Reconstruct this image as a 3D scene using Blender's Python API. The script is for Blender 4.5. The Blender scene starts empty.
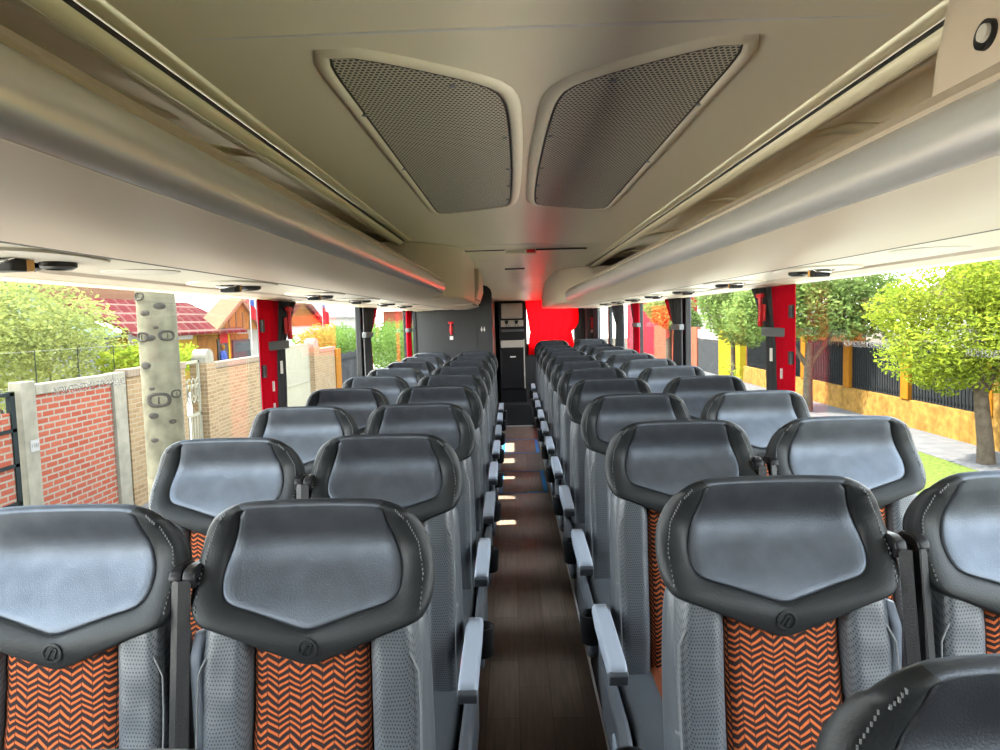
import bpy, bmesh, math, random
from mathutils import Vector, Matrix
random.seed(7)
R = math.radians
sc = bpy.context.scene
C = sc.collection

# ------------------------------------------------------------------ materials
def _nt(name):
    m = bpy.data.materials.new(name); m.use_nodes = True
    nt = m.node_tree; b = nt.nodes['Principled BSDF']
    return m, nt, b
def setp(b, **k):
    for n, v in k.items():
        n = n.replace('_', ' ')
        if n in b.inputs: b.inputs[n].default_value = v
def c4(c): return (c[0], c[1], c[2], 1)
def node(nt, t, **k):
    n = nt.nodes.new(t)
    for a, v in k.items(): setattr(n, a, v)
    return n
def mat(name, col, rough=.5, metal=0, noise=0, nscale=8, bump=0, bscale=120, sheen=0, coat=0, spec=.5, det=4):
    m, nt, b = _nt(name)
    setp(b, Base_Color=c4(col), Roughness=rough, Metallic=metal, Sheen_Weight=sheen, Coat_Weight=coat)
    b.inputs['Specular IOR Level'].default_value = spec
    if noise or bump:
        tc = node(nt, 'ShaderNodeTexCoord')
    if noise:
        n = node(nt, 'ShaderNodeTexNoise'); n.inputs['Scale'].default_value = nscale; n.inputs['Detail'].default_value = det
        nt.links.new(tc.outputs['Object'], n.inputs['Vector'])
        r = node(nt, 'ShaderNodeValToRGB')
        r.color_ramp.elements[0].position = .3; r.color_ramp.elements[1].position = .7
        r.color_ramp.elements[0].color = c4([x*(1-noise) for x in col]); r.color_ramp.elements[1].color = c4([min(1, x*(1+noise)) for x in col])
        nt.links.new(n.outputs['Fac'], r.inputs['Fac']); nt.links.new(r.outputs['Color'], b.inputs['Base Color'])
    if bump:
        n = node(nt, 'ShaderNodeTexNoise'); n.inputs['Scale'].default_value = bscale; n.inputs['Detail'].default_value = 3
        nt.links.new(tc.outputs['Object'], n.inputs['Vector'])
        bp = node(nt, 'ShaderNodeBump'); bp.inputs['Strength'].default_value = bump; bp.inputs['Distance'].default_value = .002
        nt.links.new(n.outputs['Fac'], bp.inputs['Height']); nt.links.new(bp.outputs['Normal'], b.inputs['Normal'])
    return m
def M(nt, op, a, b=None, c=None):
    n = node(nt, 'ShaderNodeMath', operation=op)
    for i, v in enumerate((a, b, c)):
        if v is None: continue
        if isinstance(v, (int, float)): n.inputs[i].default_value = v
        else: nt.links.new(v, n.inputs[i])
    return n.outputs[0]
def mixc(nt, f, a, b):
    n = node(nt, 'ShaderNodeMix', data_type='RGBA')
    nt.links.new(f, n.inputs[0])
    for s, v in ((6, a), (7, b)):
        if isinstance(v, tuple): n.inputs[s].default_value = c4(v)
        else: nt.links.new(v, n.inputs[s])
    return n.outputs[2]

def chevron_mat():
    m, nt, b = _nt('chevron_cloth')
    tc = node(nt, 'ShaderNodeTexCoord'); sp = node(nt, 'ShaderNodeSeparateXYZ')
    nt.links.new(tc.outputs['Object'], sp.inputs[0])
    h = .0200; p = .0104
    k = M(nt, 'DIVIDE', sp.outputs[0], h)
    tri = M(nt, 'PINGPONG', k, 1.0)
    fr = M(nt, 'FRACT', k)
    # along the seat surface: height plus depth, so the cushion carries the weave too
    along = M(nt, 'SUBTRACT', sp.outputs[2], M(nt, 'MULTIPLY', sp.outputs[1], 1.0))
    zz = M(nt, 'ADD', M(nt, 'DIVIDE', along, p), M(nt, 'MULTIPLY', tri, h*.54/p))
    par = M(nt, 'MODULO', M(nt, 'FLOOR', M(nt, 'ADD', k, 100.0)), 2.0)
    zz = M(nt, 'ADD', zz, M(nt, 'MULTIPLY', par, .14))
    f = M(nt, 'FRACT', M(nt, 'ADD', zz, 200.0))
    st = M(nt, 'LESS_THAN', f, .39)
    g1 = M(nt, 'GREATER_THAN', fr, .04); g2 = M(nt, 'LESS_THAN', fr, .97)
    fac = M(nt, 'MULTIPLY', M(nt, 'MULTIPLY', st, g1), g2)
    n = node(nt, 'ShaderNodeTexNoise'); n.inputs['Scale'].default_value = 600
    nt.links.new(tc.outputs['Object'], n.inputs['Vector'])
    org = mixc(nt, n.outputs['Fac'], (.24, .050, .014), (.58, .15, .045))
    drk = mixc(nt, n.outputs['Fac'], (.014, .008, .008), (.036, .022, .020))
    nt.links.new(mixc(nt, fac, drk, org), b.inputs['Base Color'])
    setp(b, Roughness=.95)
    b.inputs['Specular IOR Level'].default_value = .15
    bp = node(nt, 'ShaderNodeBump'); bp.inputs['Strength'].default_value = .5; bp.inputs['Distance'].default_value = .0015
    nt.links.new(fac, bp.inputs['Height']); nt.links.new(bp.outputs['Normal'], b.inputs['Normal'])
    return m
def perf_mat():
    m, nt, b = _nt('perforated_leather')
    tc = node(nt, 'ShaderNodeTexCoord'); sp = node(nt, 'ShaderNodeSeparateXYZ')
    nt.links.new(tc.outputs['Object'], sp.inputs[0])
    s = .0056
    v = M(nt, 'DIVIDE', M(nt, 'SUBTRACT', sp.outputs[2], sp.outputs[1]), s)
    row = M(nt, 'MODULO', M(nt, 'FLOOR', M(nt, 'ADD', v, 400.)), 2.)
    u = M(nt, 'ADD', M(nt, 'DIVIDE', sp.outputs[0], s), M(nt, 'MULTIPLY', row, .5))
    fu = M(nt, 'SUBTRACT', M(nt, 'FRACT', M(nt, 'ADD', u, 400.)), .5)
    fv = M(nt, 'SUBTRACT', M(nt, 'FRACT', M(nt, 'ADD', v, 400.)), .5)
    d = M(nt, 'SQRT', M(nt, 'ADD', M(nt, 'MULTIPLY', fu, fu), M(nt, 'MULTIPLY', fv, fv)))
    hole = M(nt, 'LESS_THAN', d, .24)
    nt.links.new(mixc(nt, hole, (.070, .079, .090), (.006, .004, .005)), b.inputs['Base Color'])
    setp(b, Roughness=.42)
    bp = node(nt, 'ShaderNodeBump'); bp.inputs['Strength'].default_value = .4; bp.inputs['Distance'].default_value = .001; bp.invert = True
    nt.links.new(hole, bp.inputs['Height']); nt.links.new(bp.outputs['Normal'], b.inputs['Normal'])
    return m
def grille_mat():
    m, nt, b = _nt('perforated_metal')
    tc = node(nt, 'ShaderNodeTexCoord'); sp = node(nt, 'ShaderNodeSeparateXYZ')
    nt.links.new(tc.outputs['Object'], sp.inputs[0])
    s = .0098
    v = M(nt, 'DIVIDE', sp.outputs[1], s*1.25)
    row = M(nt, 'MODULO', M(nt, 'FLOOR', M(nt, 'ADD', v, 400.)), 2.)
    u = M(nt, 'ADD', M(nt, 'DIVIDE', sp.outputs[0], s), M(nt, 'MULTIPLY', row, .5))
    fu = M(nt, 'SUBTRACT', M(nt, 'FRACT', M(nt, 'ADD', u, 400.)), .5)
    fv = M(nt, 'SUBTRACT', M(nt, 'FRACT', M(nt, 'ADD', v, 400.)), .5)
    d = M(nt, 'SQRT', M(nt, 'ADD', M(nt, 'MULTIPLY', fu, fu), M(nt, 'MULTIPLY', fv, fv)))
    hole = M(nt, 'LESS_THAN', d, .37)
    nt.links.new(mixc(nt, hole, (.60, .56, .45), (.035, .03, .022)), b.inputs['Base Color'])
    setp(b, Roughness=.5)
    return m
def floor_mat():
    m, nt, b = _nt('dark_wood_plank_vinyl')
    tc = node(nt, 'ShaderNodeTexCoord')
    mp = node(nt, 'ShaderNodeMapping'); mp.inputs['Rotation'].default_value = (0, 0, R(90)); mp.inputs['Location'].default_value = (.3, .06, 0)
    nt.links.new(tc.outputs['Object'], mp.inputs[0])
    br = node(nt, 'ShaderNodeTexBrick'); br.offset = .5
    br.inputs['Scale'].default_value = 1; br.inputs['Brick Width'].default_value = .46; br.inputs['Row Height'].default_value = .125
    br.inputs['Mortar Size'].default_value = .0012
    br.inputs['Color1'].default_value = (.14, .10, .08, 1); br.inputs['Color2'].default_value = (.22, .175, .14, 1); br.inputs['Mortar'].default_value = (.05, .037, .03, 1)
    nt.links.new(mp.outputs[0], br.inputs['Vector'])
    mp2 = node(nt, 'ShaderNodeMapping'); mp2.inputs['Scale'].default_value = (60, 4, 1)
    nt.links.new(tc.outputs['Object'], mp2.inputs[0])
    n = node(nt, 'ShaderNodeTexNoise'); n.inputs['Scale'].default_value = 1; n.inputs['Detail'].default_value = 5
    nt.links.new(mp2.outputs[0], n.inputs['Vector'])
    mx = node(nt, 'ShaderNodeMix', data_type='RGBA', blend_type='OVERLAY'); mx.inputs[0].default_value = .55
    nt.links.new(br.outputs['Color'], mx.inputs[6]); nt.links.new(n.outputs['Fac'], mx.inputs[7])
    nt.links.new(mx.outputs[2], b.inputs['Base Color'])
    setp(b, Roughness=.42)
    return m
def brick_mat(name, c1, c2, mortar, w=.24, h=.075, ms=.012, axis='yz'):
    m, nt, b = _nt(name)
    tc = node(nt, 'ShaderNodeTexCoord'); sp = node(nt, 'ShaderNodeSeparateXYZ'); cb = node(nt, 'ShaderNodeCombineXYZ')
    nt.links.new(tc.outputs['Object'], sp.inputs[0])
    ad = M(nt, 'ADD', sp.outputs[0], sp.outputs[1])
    nt.links.new(ad, cb.inputs[0]); nt.links.new(sp.outputs[2], cb.inputs[1])
    br = node(nt, 'ShaderNodeTexBrick')
    br.inputs['Scale'].default_value = 1; br.inputs['Brick Width'].default_value = w; br.inputs['Row Height'].default_value = h; br.inputs['Mortar Size'].default_value = ms
    br.inputs['Color1'].default_value = c4(c1); br.inputs['Color2'].default_value = c4(c2); br.inputs['Mortar'].default_value = c4(mortar)
    br.inputs['Mortar Smooth'].default_value = .2
    nt.links.new(cb.outputs[0], br.inputs['Vector']); nt.links.new(br.outputs['Color'], b.inputs['Base Color'])
    bp = node(nt, 'ShaderNodeBump'); bp.inputs['Strength'].default_value = .6; bp.inputs['Distance'].default_value = .008; bp.invert = True
    nt.links.new(br.outputs['Fac'], bp.inputs['Height']); nt.links.new(bp.outputs['Normal'], b.inputs['Normal'])
    setp(b, Roughness=.95); b.inputs['Specular IOR Level'].default_value = .03
    return m
def glass_mat():
    m = bpy.data.materials.new('window_glass'); m.use_nodes = True; nt = m.node_tree; nt.nodes.clear()
    o = node(nt, 'ShaderNodeOutputMaterial'); mx = node(nt, 'ShaderNodeMixShader')
    t = node(nt, 'ShaderNodeBsdfTransparent'); t.inputs[0].default_value = (.93, .95, .94, 1)
    g = node(nt, 'ShaderNodeBsdfGlossy'); g.inputs['Roughness'].default_value = .02
    lw = node(nt, 'ShaderNodeLayerWeight'); lw.inputs[0].default_value = .5
    fr = M(nt, 'ADD', M(nt, 'MULTIPLY', M(nt, 'POWER', lw.outputs['Facing'], 5.0), .35), .02)
    nt.links.new(fr, mx.inputs[0]); nt.links.new(t.outputs[0], mx.inputs[1]); nt.links.new(g.outputs[0], mx.inputs[2])
    nt.links.new(mx.outputs[0], o.inputs[0])
    return m
def cloth_trans(name, col, w=.6):
    m = bpy.data.materials.new(name); m.use_nodes = True; nt = m.node_tree; nt.nodes.clear()
    o = node(nt, 'ShaderNodeOutputMaterial'); mx = node(nt, 'ShaderNodeMixShader'); mx.inputs[0].default_value = w
    d = node(nt, 'ShaderNodeBsdfDiffuse'); d.inputs[0].default_value = c4(col)
    t = node(nt, 'ShaderNodeBsdfTranslucent'); t.inputs[0].default_value = c4(col)
    nt.links.new(d.outputs[0], mx.inputs[1]); nt.links.new(t.outputs[0], mx.inputs[2]); nt.links.new(mx.outputs[0], o.inputs[0])
    return m
def leaf_mat(name, ca, cb):
    m = bpy.data.materials.new(name); m.use_nodes = True; nt = m.node_tree; nt.nodes.clear()
    o = node(nt, 'ShaderNodeOutputMaterial'); mx = node(nt, 'ShaderNodeMixShader'); mx.inputs[0].default_value = .45
    tc = node(nt, 'ShaderNodeTexCoord'); n = node(nt, 'ShaderNodeTexNoise'); n.inputs['Scale'].default_value = 4; n.inputs['Detail'].default_value = 3
    nt.links.new(tc.outputs['Object'], n.inputs['Vector'])
    col = mixc(nt, n.outputs['Fac'], ca, cb)
    d = node(nt, 'ShaderNodeBsdfDiffuse'); t = node(nt, 'ShaderNodeBsdfTranslucent')
    nt.links.new(col, d.inputs[0]); nt.links.new(col, t.inputs[0])
    nt.links.new(d.outputs[0], mx.inputs[1]); nt.links.new(t.outputs[0], mx.inputs[2]); nt.links.new(mx.outputs[0], o.inputs[0])
    return m

K = {}
K['leather'] = mat('charcoal_leather', (.012, .0135, .0145), .50, bump=.25, bscale=260, spec=.22)
K['leather_side'] = mat('grey_leather', (.055, .062, .070), .46, bump=.22, bscale=240, spec=.4)
K['perf'] = perf_mat()
K['chevron'] = chevron_mat()
def velvet_mat():
    m = bpy.data.materials.new('dark_velvet_nap'); m.use_nodes = True; nt = m.node_tree; nt.nodes.clear()
    o = node(nt, 'ShaderNodeOutputMaterial'); ge = node(nt, 'ShaderNodeNewGeometry'); tc = node(nt, 'ShaderNodeTexCoord')
    n1 = node(nt, 'ShaderNodeTexNoise'); n1.inputs['Scale'].default_value = 22; n1.inputs['Detail'].default_value = 4
    n2 = node(nt, 'ShaderNodeTexNoise'); n2.inputs['Scale'].default_value = 420; n2.inputs['Detail'].default_value = 2
    nt.links.new(tc.outputs['Object'], n1.inputs['Vector']); nt.links.new(tc.outputs['Object'], n2.inputs['Vector'])
    d = node(nt, 'ShaderNodeBsdfDiffuse'); nt.links.new(mixc(nt, n1.outputs['Fac'], (.006, .006, .007), (.011, .011, .013)), d.inputs[0])
    bp = node(nt, 'ShaderNodeBump'); bp.inputs['Strength'].default_value = .5; bp.inputs['Distance'].default_value = .001
    nt.links.new(n2.outputs['Fac'], bp.inputs['Height'])
    s_ = node(nt, 'ShaderNodeBsdfGlossy'); s_.inputs['Roughness'].default_value = .52
    nt.links.new(mixc(nt, n1.outputs['Fac'], (.054, .062, .075), (.098, .110, .128)), s_.inputs['Color'])
    nt.links.new(bp.outputs[0], s_.inputs['Normal']); nt.links.new(bp.outputs[0], d.inputs['Normal'])
    a = node(nt, 'ShaderNodeAddShader'); nt.links.new(d.outputs[0], a.inputs[0]); nt.links.new(s_.outputs[0], a.inputs[1]); nt.links.new(a.outputs[0], o.inputs[0])
    return m
K['velvet'] = velvet_mat()
K['stitch'] = mat('grey_thread', (.11, .115, .12), .7)
K['belt'] = mat('black_webbing', (.006, .006, .007), .45, spec=.4, bump=.4, bscale=300)
K['black'] = mat('black_plastic', (.009, .009, .010), .45, spec=.3)
K['satin_black'] = mat('satin_black_panel', (.019, .020, .021), .5, bump=.15, bscale=200)
K['arm'] = mat('blue_grey_plastic', (.30, .34, .41), .5, bump=.1, bscale=300)
K['arm_dark'] = mat('dark_grey_plastic', (.075, .082, .095), .45)
K['red'] = mat('red_plastic', (.65, .015, .02), .4)
K['steel'] = mat('painted_steel', (.30, .31, .32), .45, metal=.5)
K['alu'] = mat('aluminium_trim', (.62, .64, .66), .4, metal=.1)
K['ceil'] = mat('cream_ceiling_laminate', (.80, .725, .56), .38, bump=.04, bscale=300)
K['rackp'] = mat('warm_beige_moulding', (.44, .36, .27), .42, bump=.04, bscale=300)
K['cream'] = mat('pale_cream_trim', (.78, .70, .49), .45)
K['end_panel'] = mat('beige_end_panel', (.50, .41, .31), .45)
K['liner'] = mat('tan_liner', (.85, .73, .52), .42)
K['rail'] = mat('satin_silver_rail', (.66, .64, .61), .28, metal=.6)
K['groove'] = mat('dark_groove', (.03, .028, .022), .6)
K['grille'] = grille_mat()
K['service'] = mat('pale_service_panel', (.52, .48, .39), .35)
K['floor'] = floor_mat()
K['carpet'] = mat('black_platform_vinyl', (.02, .02, .021), .7)
K['tape'] = mat('blue_tape', (.02, .30, .85), .45)
K['glass'] = glass_mat()
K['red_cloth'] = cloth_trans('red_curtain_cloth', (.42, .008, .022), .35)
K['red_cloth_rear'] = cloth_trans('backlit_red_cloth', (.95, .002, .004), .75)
K['black_cloth'] = mat('black_curtain_cloth', (.018, .018, .020), .8, bump=.3, bscale=300)
K['grey_cloth'] = cloth_trans('grey_curtain_cloth', (.10, .105, .115), .3)
K['grey_strap'] = mat('grey_strap', (.10, .11, .115), .6)
K['white'] = mat('white_sticker', (.75, .73, .70), .5)
K['ink'] = mat('dark_ink', (.03, .03, .03), .6)
K['lamp_lens'] = mat('amber_lens', (.75, .42, .14), .2, coat=.5)
K['chrome'] = mat('chrome', (.6, .6, .6), .15, metal=1)
K['brown'] = mat('reddish_brown_panel', (.13, .045, .03), .3)  # even reddish brown for the side face of the cabin
K['warmgrey'] = mat('warm_grey_plastic', (.48, .45, .39), .45)
K['screen'] = mat('grey_screen', (.14, .14, .15), .2)
m_ = bpy.data.materials.new('white_etched_lettering'); m_.use_nodes = True; q_ = m_.node_tree.nodes['Principled BSDF']
setp(q_, Base_Color=(.30, .29, .29, 1), Roughness=.7, Alpha=.5); K['etch'] = m_

# ------------------------------------------------------------------ object helpers
def link(o, parent=None):
    C.objects.link(o)
    if parent is not None: o.parent = parent
    return o
def tag(o, label, cat, group=None):
    o['label'] = label; o['category'] = cat
    if group: o['group'] = group
    return o
def thing(name, label, cat, loc=(0, 0, 0), rz=0, group=None):
    o = bpy.data.objects.new(name, None); o.empty_display_size = .1
    link(o); o.location = loc; o.rotation_euler = (0, 0, rz)
    return tag(o, label, cat, group)
def struct(o):
    o['kind'] = 'structure'; return o

class MB:
    def __init__(s): s.v = []; s.f = []; s.m = []; s.cur = 0; s.mats = []
    def use(s, m):
        if m not in s.mats: s.mats.append(m)
        s.cur = s.mats.index(m); return s
    def add(s, vs, fs):
        o = len(s.v); s.v += [tuple(v) for v in vs]
        for f in fs: s.f.append([i+o for i in f]); s.m.append(s.cur)
        return s
    def box(s, a, b, rot=None, c=None):
        x0, y0, z0 = a; x1, y1, z1 = b
        vs = [Vector(p) for p in ((x0,y0,z0),(x1,y0,z0),(x1,y1,z0),(x0,y1,z0),(x0,y0,z1),(x1,y0,z1),(x1,y1,z1),(x0,y1,z1))]
        if rot is not None:
            c = Vector(c) if c else Vector(((x0+x1)/2, (y0+y1)/2, (z0+z1)/2))
            vs = [rot @ (p-c) + c for p in vs]
        return s.add(vs, [(0,3,2,1),(4,5,6,7),(0,1,5,4),(1,2,6,5),(2,3,7,6),(3,0,4,7)])
    def prism(s, pts, fn, a, b):
        """pts: 2D outline, fn(p, t) -> 3D at t"""
        n = len(pts)
        vs = [fn(p, a) for p in pts] + [fn(p, b) for p in pts]
        fs = [tuple(range(n))[::-1], tuple(range(n, 2*n))] + [(i, (i+1) % n, n+(i+1) % n, n+i) for i in range(n)]
        return s.add(vs, fs)
    def tube(s, path, r, n=10, cap=True, sx=1.0):
        path = [Vector(p) for p in path]; vs = []; fs = []
        rs = r if isinstance(r, (list, tuple)) else [r]*len(path)
        a = None
        for i, p in enumerate(path):
            d = (path[min(i+1, len(path)-1)] - path[max(i-1, 0)]).normalized()
            if a is None:
                a = d.cross(Vector((0, 0, 1)) if abs(d.z) < .9 else Vector((0, 1, 0)))
            else: a = a - d*a.dot(d)
            a.normalize(); b = d.cross(a).normalized()
            for k in range(n):
                t = 2*math.pi*k/n
                vs.append(p + a*math.cos(t)*rs[i]*sx + b*math.sin(t)*rs[i])
        for i in range(len(path)-1):
            for k in range(n):
                fs.append((i*n+k, i*n+(k+1) % n, (i+1)*n+(k+1) % n, (i+1)*n+k))
        if cap: fs += [tuple(range(n))[::-1], tuple((len(path)-1)*n+k for k in range(n))]
        return s.add(vs, fs)
    def rings(s, rings, close=True, cap0=True, cap1=True):
        n = len(rings[0]); vs = [p for r_ in rings for p in r_]; fs = []
        for i in range(len(rings)-1):
            for k in range(n if close else n-1):
                fs.append((i*n+k, i*n+(k+1) % n, (i+1)*n+(k+1) % n, (i+1)*n+k))
        if cap0: fs.append(tuple(range(n))[::-1])
        if cap1: fs.append(tuple((len(rings)-1)*n+k for k in range(n)))
        return s.add(vs, fs)
    def mesh(s, name, mats=None, smooth=False, angle=None):
        me = bpy.data.meshes.new(name); me.from_pydata(s.v, [], s.f)
        for m in (mats or s.mats): me.materials.append(m)
        me.polygons.foreach_set('material_index', s.m if not mats else [0]*len(s.f))
        bm = bmesh.new(); bm.from_mesh(me)
        bmesh.ops.recalc_face_normals(bm, faces=bm.faces)
        if smooth:
            for f in bm.faces: f.smooth = True
            if angle:
                for e in bm.edges:
                    if len(e.link_faces) == 2 and e.calc_face_angle(0) > R(angle): e.smooth = False
        bm.to_mesh(me); bm.free()
        return me
    def build(s, name, m=None, parent=None, smooth=False, angle=None, bevel=0, seg=2):
        me = s.mesh(name, [m] if m else None, smooth or bevel > 0, angle or (45 if bevel else None))
        o = link(bpy.data.objects.new(name, me), parent)
        if bevel:
            md = o.modifiers.new('bevel', 'BEVEL'); md.width = bevel; md.segments = seg; md.limit_method = 'ANGLE'; md.angle_limit = R(35)
            md.harden_normals = False
        return o
def box(name, a, b, m, parent=None, bevel=0, seg=2, rot=None):
    return MB().box(a, b, rot).build(name, m, parent, bevel=bevel, seg=seg)
def text_mesh(name, txt, size, m, parent=None, ext=.001, loc=(0,0,0), rot=(0,0,0), align='CENTER', mirror=False, sx=1.0):
    cu = bpy.data.curves.new(name, 'FONT'); cu.body = txt; cu.size = size; cu.extrude = ext; cu.align_x = align; cu.align_y = 'CENTER'
    cu.resolution_u = 3
    tmp = bpy.data.objects.new('tmp_text', cu); C.objects.link(tmp)
    dg = bpy.context.evaluated_depsgraph_get(); dg.update()
    me = bpy.data.meshes.new_from_object(tmp.evaluated_get(dg), depsgraph=dg)
    bpy.data.objects.remove(tmp); bpy.data.curves.remove(cu)
    s_ = (-1 if mirror else 1)*sx
    for v_ in me.vertices: v_.co.x *= s_
    me.materials.clear(); me.materials.append(m); me.name = name
    o = link(bpy.data.objects.new(name, me), parent); o.location = loc; o.rotation_euler = rot
    return o
def copy_tree(o, parent=None):
    c = o.copy(); C.objects.link(c)
    if parent is not None: c.parent = parent
    for ch in list(o.children): copy_tree(ch, c)
    return c
def subs(c): return [x for x in c]

# ------------------------------------------------------------------ 2D outline tools
def chaikin(p, n=2):
    for _ in range(n):
        q = []
        for i in range(len(p)):
            a = p[i]; b = p[(i+1) % len(p)]
            q += [(a[0]*.75+b[0]*.25, a[1]*.75+b[1]*.25), (a[0]*.25+b[0]*.75, a[1]*.25+b[1]*.75)]
        p = q
    return p
def mirror_outline(half):
    """half: points from top centre (u=0) down the right to bottom centre (u=0)"""
    l = [(-u, z) for u, z in half[1:-1]][::-1]
    return half + l
def polar(poly, c, th):
    dx, dz = math.sin(th), math.cos(th); best = 0
    for i in range(len(poly)):
        ax, az = poly[i][0]-c[0], poly[i][1]-c[1]; bx, bz = poly[(i+1) % len(poly)][0]-c[0], poly[(i+1) % len(poly)][1]-c[1]
        ex, ez = bx-ax, bz-az
        det = dx*(-ez) + ex*dz
        if abs(det) < 1e-12: continue
        t = (ax*(-ez) + ex*az)/det; s_ = (dx*az - dz*ax)/det
        if t > 0 and -1e-6 <= s_ <= 1+1e-6: best = max(best, t)
    return best

ZT = 1.19    # height of the top of a head rest
def lean(t): return .14*t
def S_head(u, t):
    y = lean(t) - .016 + .041*math.exp(-((t+.092)/.066)**2) - .022*(min(abs(u), .25)/.2)**2.4 - .022*math.exp(-((t+.235)/.060)**2)
    return y
def S_back(u, t):
    return lean(t) - .004 - .012*math.exp(-((t+.58)/.12)**2)

def head_meshes():
    O = chaikin(mirror_outline([(0, 0), (.10, -.001), (.140, -.004), (.172, -.018), (.201, -.045), (.221, -.095), (.230, -.14), (.229, -.185), (.216, -.215), (.203, -.228), (.15, -.249), (.06, -.288), (.012, -.309), (0, -.310)]), 1)
    V = chaikin(mirror_outline([(0, -.011), (.09, -.012), (.134, -.016), (.142, -.052), (.158, -.095), (.170, -.135), (.169, -.165), (.160, -.185), (.143, -.196), (.10, -.209), (.05, -.226), (.012, -.239), (0, -.240)]), 1)
    O = [(u*.97, t*.925) for u, t in O]; V = [(u*.97, t*.925) for u, t in V]
    c = (0, -.12); N = 160
    ths = [2*math.pi*i/N for i in range(N)]
    ro = [polar(O, c, t) for t in ths]; rv = [polar(V, c, t) for t in ths]
    def P(i, r): return (c[0]+math.sin(ths[i])*r, c[1]+math.cos(ths[i])*r)
    def RR(i):
        z = P(i, ro[i])[1]
        k = min(1, max(0, (z+.26)/.10)); return (.008 + .016*k) if z < -.03 else .011
    T = .056
    top = [abs(P(i, ro[i])[0]) < .138 and P(i, ro[i])[1] > -.05 for i in range(N)]
    rings = []; kinds = []
    cz = [.0001, .12, .25, .38, .5, .62, .74, .86]
    for f in cz: rings.append([(i, rv[i]*f, 0) for i in range(N)])
    rings.append([(i, rv[i]-.007, 0) for i in range(N)])
    rings.append([(i, rv[i]-(.001 if top[i] else .0025), .002) for i in range(N)])
    nv = len(rings)
    rings.append([(i, rv[i], .0055) for i in range(N)])
    rings.append([(i, rv[i]+(.0001 if top[i] else .0025), .002) for i in range(N)])
    def inner(i): return max(rv[i]+(.0005 if top[i] else .006), ro[i]-RR(i))
    rings.append([(i, rv[i]+(.0003 if top[i] else .006), 0 if top[i] else -.002) for i in range(N)])
    rings.append([(i, (rv[i]+.006)*.5+.5*inner(i) if not top[i] else rv[i]+.0004, 0 if top[i] else -.003) for i in range(N)])
    rings.append([(i, inner(i), 0 if top[i] else -.001) for i in range(N)])
    out = []
    for rg in rings:
        r_ = []
        for i, r, dy in rg:
            if top[i] and dy > 0: dy = 0
            u, t = P(i, r); r_.append((u, S_head(u, t)+dy, ZT+t))
        out.append(r_)
    roll0 = len(out)
    for ph in (18, 36, 54, 72, 90, 115, 140, 165, 180):
        a = R(ph); r_ = []
        for i in range(N):
            ri = inner(i); rad = ro[i] - ri
            r = ri + rad*math.sin(a) if ph <= 90 else ro[i]-max(rad, .03)*(1-math.sin(a))
            u, t = P(i, r); ui, ti = P(i, ri)
            y0 = S_head(ui, ti) - (0 if top[i] else .001)
            tb = min(1, max(0, (t+.31)/.08)); thick = T*(.35+.65*tb)*(1-.45*min(1, max(0, (t+.10)/.07)))
            y = y0 + thick/2*(1-math.cos(a))
            r_.append((u, y, ZT+t))
        out.append(r_)
    for f in (.8, .5, .001):
        out.append([(P(i, ro[i]*f*.8)[0], lean(P(i, ro[i]*f*.8)[1])+.085, ZT+P(i, ro[i]*f*.8)[1]) for i in range(N)])
    vel, lea = MB(), MB(); used = {}
    allv = [p for r_ in out for p in r_]
    fv, fl = [], []
    for a in range(len(out)-1):
        for i in range(N):
            f = (a*N+i, a*N+(i+1) % N, (a+1)*N+(i+1) % N, (a+1)*N+i)
            tp = top[i] and top[(i+1) % N]
            if a < nv or (tp and a < roll0+6): fv.append(f)
            else: fl.append(f)
    for mb, ff in ((vel, fv), (lea, fl)):
        ids = sorted({k for f in ff for k in f}); mp = {k: j for j, k in enumerate(ids)}
        mb.add([allv[k] for k in ids], [tuple(mp[k] for k in f) for f in ff])
    # stitch lines: beside the velvet corner going down the wings
    sts = []
    for sg in (-1, 1):
        st = MB(); sts.append(st)
        path = [(sg*.146, -.010), (sg*.173, -.037), (sg*.194, -.083), (sg*.204, -.134), (sg*.201, -.19)]
        pts = []
        for j in range(len(path)-1):
            for k in range(8):
                f = k/8; pts.append((path[j][0]*(1-f)+path[j+1][0]*f, path[j][1]*(1-f)+path[j+1][1]*f))
        for k, (u, t) in enumerate(pts):
            if k < 3: continue
            y = S_head(u, t) - .002
            # follow the roll of the edge
            th = math.atan2(u-c[0], t-c[1]) % (2*math.pi); ii = int(round(th/(2*math.pi)*N)) % N
            ri = inner(ii); r = math.hypot(u-c[0], t-c[1])
            if r > ri:
                q = min(1, (r-ri)/max(1e-4, ro[ii]-ri)); ui, ti = P(ii, ri)
                y = S_head(ui, ti) - .001 + T/2*(1-math.sqrt(max(0, 1-q*q)))
            st.box((u-.0009, y-.0012, ZT+t-.0022), (u+.0009, y+.002, ZT+t+.0022))
    return vel.mesh('velvet_head_pad', [K['velvet']], True), lea.mesh('leather_head_rest', [K['leather']], True), [q.mesh('stitching', [K['stitch']]) for q in sts]

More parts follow.
